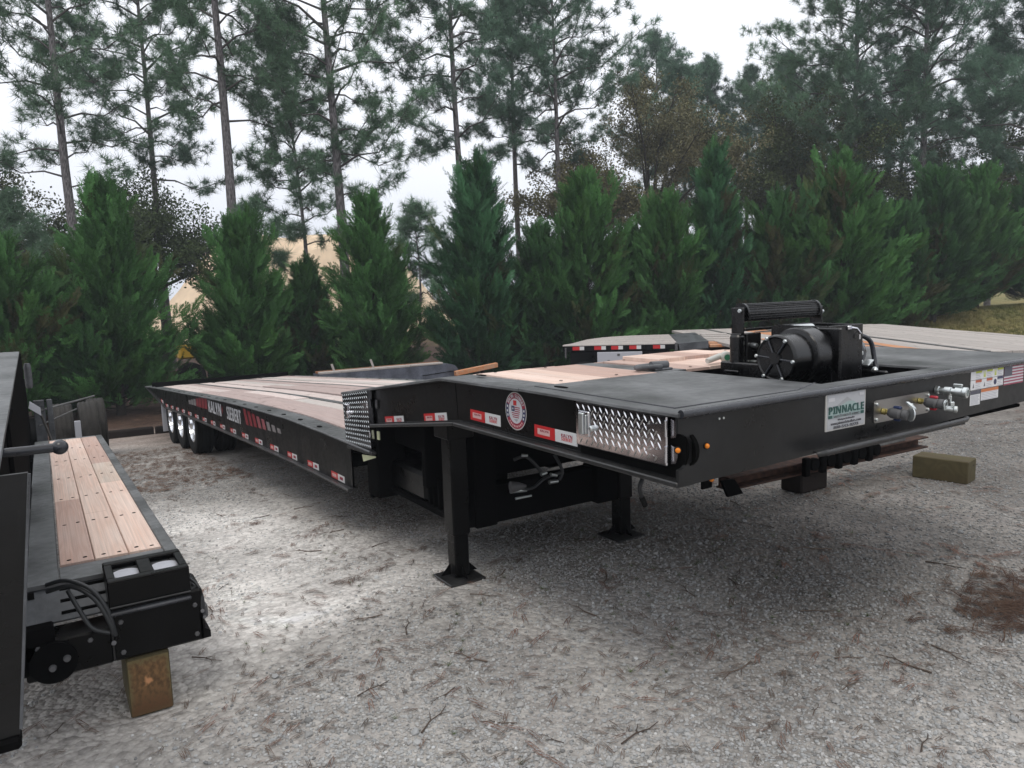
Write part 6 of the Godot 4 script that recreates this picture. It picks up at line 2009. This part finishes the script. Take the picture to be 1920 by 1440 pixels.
func forest() -> void:
	for k in 3:
		sprays.append(spray_mesh(21 + k, 22))
		tufts.append(tuft_mesh(31 + k, 46))
		leaves.append(leaf_mesh(41 + k, 26))
	var green := Color(0.064, 0.165, 0.046); var deep := Color(0.048, 0.125, 0.041); var blue := Color(0.047, 0.132, 0.056)
	# bearing (tangent right of the view's middle), distance ahead, top, radius, tone, brown
	var C := [
		[-0.690, 16.6, 3.3, 1.50, green, 0.1, "broad cypress at the left edge of the photo, behind the left gooseneck"],
		[-0.548, 17.6, 4.75, 1.30, green, 0.05, "tall pointed cypress behind the left trailer's rear wheels"],
		[-0.372, 19.0, 3.95, 1.22, green, 0.05, "cypress behind the main trailer's tail, first right of the gap with the yellow loader"],
		[-0.285, 20.2, 2.7, 0.9, deep, 0.15, "low cypress in front of the sand heap, shortest of the left group"],
		[-0.196, 19.8, 4.55, 1.22, green, 0.05, "pointed cypress right of the low one, before the sand heap"],
		[-0.052, 20.3, 5.55, 1.38, blue, 0.05, "tallest cypress, near the middle of the photo above the gooseneck bend"],
		[0.090, 20.6, 5.05, 1.5, green, 0.12, "broad cypress above the round emblem, right of the tallest cypress"],
		[0.197, 21.0, 4.35, 1.45, green, 0.10, "cypress left of the winch, above the far flatbed with tape"],
		[0.262, 21.8, 5.9, 1.10, blue, 0.05, "soft narrow blue-green cypress rising behind its neighbours left of the winch"],
		[0.345, 21.4, 4.25, 1.55, deep, 0.45, "cypress with brown lower branches straight behind the winch roller"],
		[0.430, 21.6, 5.40, 1.62, green, 0.05, "tall full cypress just right of the winch"],
		[0.555, 25.0, 5.35, 1.45, deep, 0.1, "cypress between the tall full one and the grassy bank"],
		[0.612, 27.0, 5.7, 1.40, green, 0.1, "cypress above the lower end of the grassy bank"],
		[0.685, 28.0, 5.6, 1.40, deep, 0.15, "cypress at the right edge of the photo above the grassy bank"],
		[-0.625, 18.6, 2.4, 1.1, deep, 0.15, "short dark cypress filling in behind the left edge tree"],
		[-0.592, 17.4, 2.0, 1.0, deep, 0.1, "small bushy cypress at the left foot of the tall pointed one"],
		[0.03, 20.9, 3.6, 1.3, deep, 0.15, "dark cypress half hidden between the tallest and the broad one"],
		[0.155, 21.6, 3.5, 1.3, deep, 0.2, "dark cypress half hidden above the toolbox emblem gap"],
		[0.40, 22.2, 3.9, 1.3, deep, 0.3, "brownish cypress half hidden left of the tall full one"],
		[0.50, 24.0, 4.2, 1.3, deep, 0.2, "dark cypress half hidden behind the tall full one's right side"],
		[0.585, 28.5, 5.0, 1.3, deep, 0.1, "dark cypress standing furthest back at the grassy bank"]]
	for i in C.size():
		var c: Array = C[i]
		var s := spot(c[0] + 0.014, c[1])
		cypress(s.x, s.y, c[2], c[3], 500 + i, c[4], c[5], c[6])
	var pg := Color(0.122, 0.212, 0.125); var pb := Color(0.120, 0.205, 0.140)
	# bearing, distance, height, trunk radius, first limb, spread, density, tone, lean
	var P := [
		[-0.566, 25.0, 19.0, 0.185, 6.5, 3.3, 1.05, pg, "dark-trunked pine furthest left, with long drooping limbs", -0.9],
		[-0.455, 30.5, 19.0, 0.16, 7.6, 3.2, 1.0, pb, "forked slender pine, second tall pine from the left", -0.9],
		[-0.357, 25.5, 21.0, 0.205, 8.6, 3.1, 1.0, pg, "thick bare-trunked pine, third tall pine from the left", -1.0],
		[-0.268, 27.5, 12.5, 0.10, 4.6, 2.4, 1.15, pg, "thin young pine between the two thickest trunks", -0.7],
		[-0.222, 26.5, 20.5, 0.20, 6.2, 3.6, 1.05, pg, "large pine with wide limbs left of the photo's centre", 0.0],
		[-0.052, 28.5, 19.0, 0.165, 7.4, 3.0, 1.05, pb, "straight pine just left of the tallest cypress", -0.8],
		[0.018, 34.0, 17.5, 0.15, 7.6, 2.9, 1.15, pb, "slender pine behind the tallest cypress", -0.6],
		[0.074, 32.0, 15.8, 0.155, 7.2, 3.1, 1.25, pb, "pine whose rounded top ends right of the centre, trunk in brown oak leaves", -0.6],
		[0.462, 33.0, 17.6, 0.19, 5.4, 3.7, 1.5, pg, "massive full pine, highest of the right-hand group", -0.5],
		[0.545, 32.0, 16.6, 0.19, 6.0, 3.8, 1.35, pb, "broad pine right of the massive one, with open lit gaps", 0.0],
		[0.70, 30.0, 12.5, 0.17, 4.5, 3.6, 1.5, pb, "dark pine at the right edge of the photo", 0.2]]
	for i in P.size():
		var c: Array = P[i]
		var s := spot(c[0], c[1])
		var l: float = c[9]
		pine(s.x, s.y, c[2], c[3], c[4], c[5], 600 + i, c[6], c[7], c[8], Vector2(0.84, 0.54) * l * 0.5)
	# smaller and farther pines
	var Q := [[0.198, 44.0, 15.4, 0.16, 7.5, 2.7, 1.5, "far pine with a round top right of the centre, against the sky"],
		[0.265, 45.0, 14.2, 0.15, 6.5, 2.7, 1.5, "far pine just left of the sky gap above the winch"],
		[0.318, 46.0, 14.0, 0.15, 5.5, 2.7, 1.5, "far pine in the sky gap, second from the massive pine"],
		[0.368, 45.0, 14.4, 0.15, 5.5, 2.7, 1.5, "far pine with a pointed top next to the massive pine"],
		[0.235, 41.0, 13.0, 0.15, 5.0, 2.6, 1.4, "far pine behind the brown oak"],
		[0.42, 40.0, 12.0, 0.15, 3.5, 2.8, 1.5, "pine filling in left of the massive pine's trunk"],
		[0.52, 40.0, 12.0, 0.15, 3.5, 2.8, 1.5, "pine filling in between the two big right-hand pines"],
		[0.64, 38.0, 13.0, 0.16, 3.5, 2.9, 1.5, "pine filling in before the right edge"],
		[-0.345, 24.0, 5.6, 0.06, 2.2, 1.2, 1.3, "sapling pine right of the thick bare trunk"],
		[-0.122, 24.5, 5.5, 0.06, 2.0, 1.1, 1.3, "sapling pine with rusty needles before the sand heap's right slope"],
		[-0.655, 23.0, 6.0, 0.06, 2.0, 1.3, 1.2, "sapling pine near the left edge"]]
	for i in Q.size():
		var c: Array = Q[i]
		var s := spot(c[0], c[1])
		pine(s.x, s.y, c[2], c[3], c[4], c[5], 700 + i, c[6], pb if i < 8 else pg, c[7], Vector2.ZERO, "far and young pines behind the cypress row")
	var brown := Color(0.20, 0.18, 0.095); var olive := Color(0.090, 0.130, 0.052); var dull := Color(0.135, 0.130, 0.062)
	var O := [[-0.468, 29.0, 7.0, 3.2, 2.6, 8, olive, Color(0.070, 0.100, 0.040), "dark broadleaf tree round the second pine's trunk, left"],
		[-0.66, 27.0, 6.6, 3.0, 2.6, 8, olive, dull, "brownish broadleaf tree at the left edge"],
		[0.190, 36.0, 10.2, 4.2, 3.8, 12, brown, Color(0.12, 0.125, 0.065), "large olive-brown oak right of the centre"],
		[0.095, 33.0, 7.2, 4.0, 2.4, 8, brown, dull, "thin brown-leaved oak behind the broad cypress"],
		[0.395, 35.0, 9.6, 3.4, 3.8, 17, olive, Color(0.085, 0.08, 0.03), "big green-brown oak left of the massive pine"],
		[0.60, 34.0, 7.0, 2.6, 3.2, 13, olive, dull, "olive oak under the broad right-hand pine"]]
	for i in O.size():
		var c: Array = O[i]
		var s := spot(c[0], c[1])
		oak(s.x, s.y, c[2], c[3], c[4], 800 + i, c[5], c[6], c[7], c[8])

func _ready() -> void:
	# camera
	var cam := Camera3D.new()
	cam.name = "camera"
	cam.transform = Transform3D(Basis(Vector3(0.84278, -0.03175, 0.53732), Vector3(0.09089, 0.99232, -0.08392), Vector3(-0.53053, 0.11956, 0.83919)).orthonormalized(), Vector3(0, 1.453, 0))
	cam.fov = 54.77
	cam.near = 0.05
	cam.far = 600.0
	add_child(cam)
	cam.current = true
	# overcast sky
	var sk := ProceduralSkyMaterial.new()
	sk.sky_top_color = Color(1.06, 1.065, 1.08)
	sk.sky_horizon_color = Color(0.845, 0.862, 0.90)
	sk.sky_curve = 0.7
	sk.ground_horizon_color = Color(0.30, 0.31, 0.31)
	sk.ground_bottom_color = Color(0.2, 0.2, 0.2)
	sk.sun_angle_max = 1.0
	var cl := FastNoiseLite.new()
	cl.seed = 5; cl.frequency = 0.004; cl.fractal_octaves = 5
	var im := cl.get_seamless_image(512, 256)
	im.convert(Image.FORMAT_RGBA8)
	for y in 256:
		for x in 512:
			var v := im.get_pixel(x, y).r
			im.set_pixel(x, y, Color(0.42, 0.42, 0.42, clampf(v * 2.2 - 0.7, 0, 1) * 0.7))
	sk.sky_cover = ImageTexture.create_from_image(im)
	var sky := Sky.new()
	sky.sky_material = sk
	var env := Environment.new()
	env.background_mode = Environment.BG_SKY
	env.sky = sky
	env.ambient_light_source = Environment.AMBIENT_SOURCE_SKY
	env.tonemap_mode = Environment.TONE_MAPPER_LINEAR
	env.tonemap_exposure = 1.3
	env.sdfgi_enabled = true
	env.ssao_enabled = true
	env.ssil_enabled = true
	env.fog_enabled = true
	env.fog_density = 0.0016
	env.fog_light_color = Color(0.88, 0.91, 0.95)
	var we := WorldEnvironment.new()
	we.name = "world_environment"
	we.environment = env
	add_child(we)
	# soft sun behind the cloud, high and to the left
	var sun := DirectionalLight3D.new()
	sun.name = "sun"
	sun.light_energy = 0.25
	sun.light_color = Color(1.0, 0.98, 0.95)
	sun.light_angular_distance = 25.0
	sun.shadow_enabled = true
	sun.rotation_degrees = Vector3(-62, -35, 0)
	add_child(sun)
	make_materials()
	make_ground()
	sand_hill()
	forest()
	main_trailer()
	left_trailer()
	far_trailers()
	loose_things()
	make_gravel()
	make_litter()
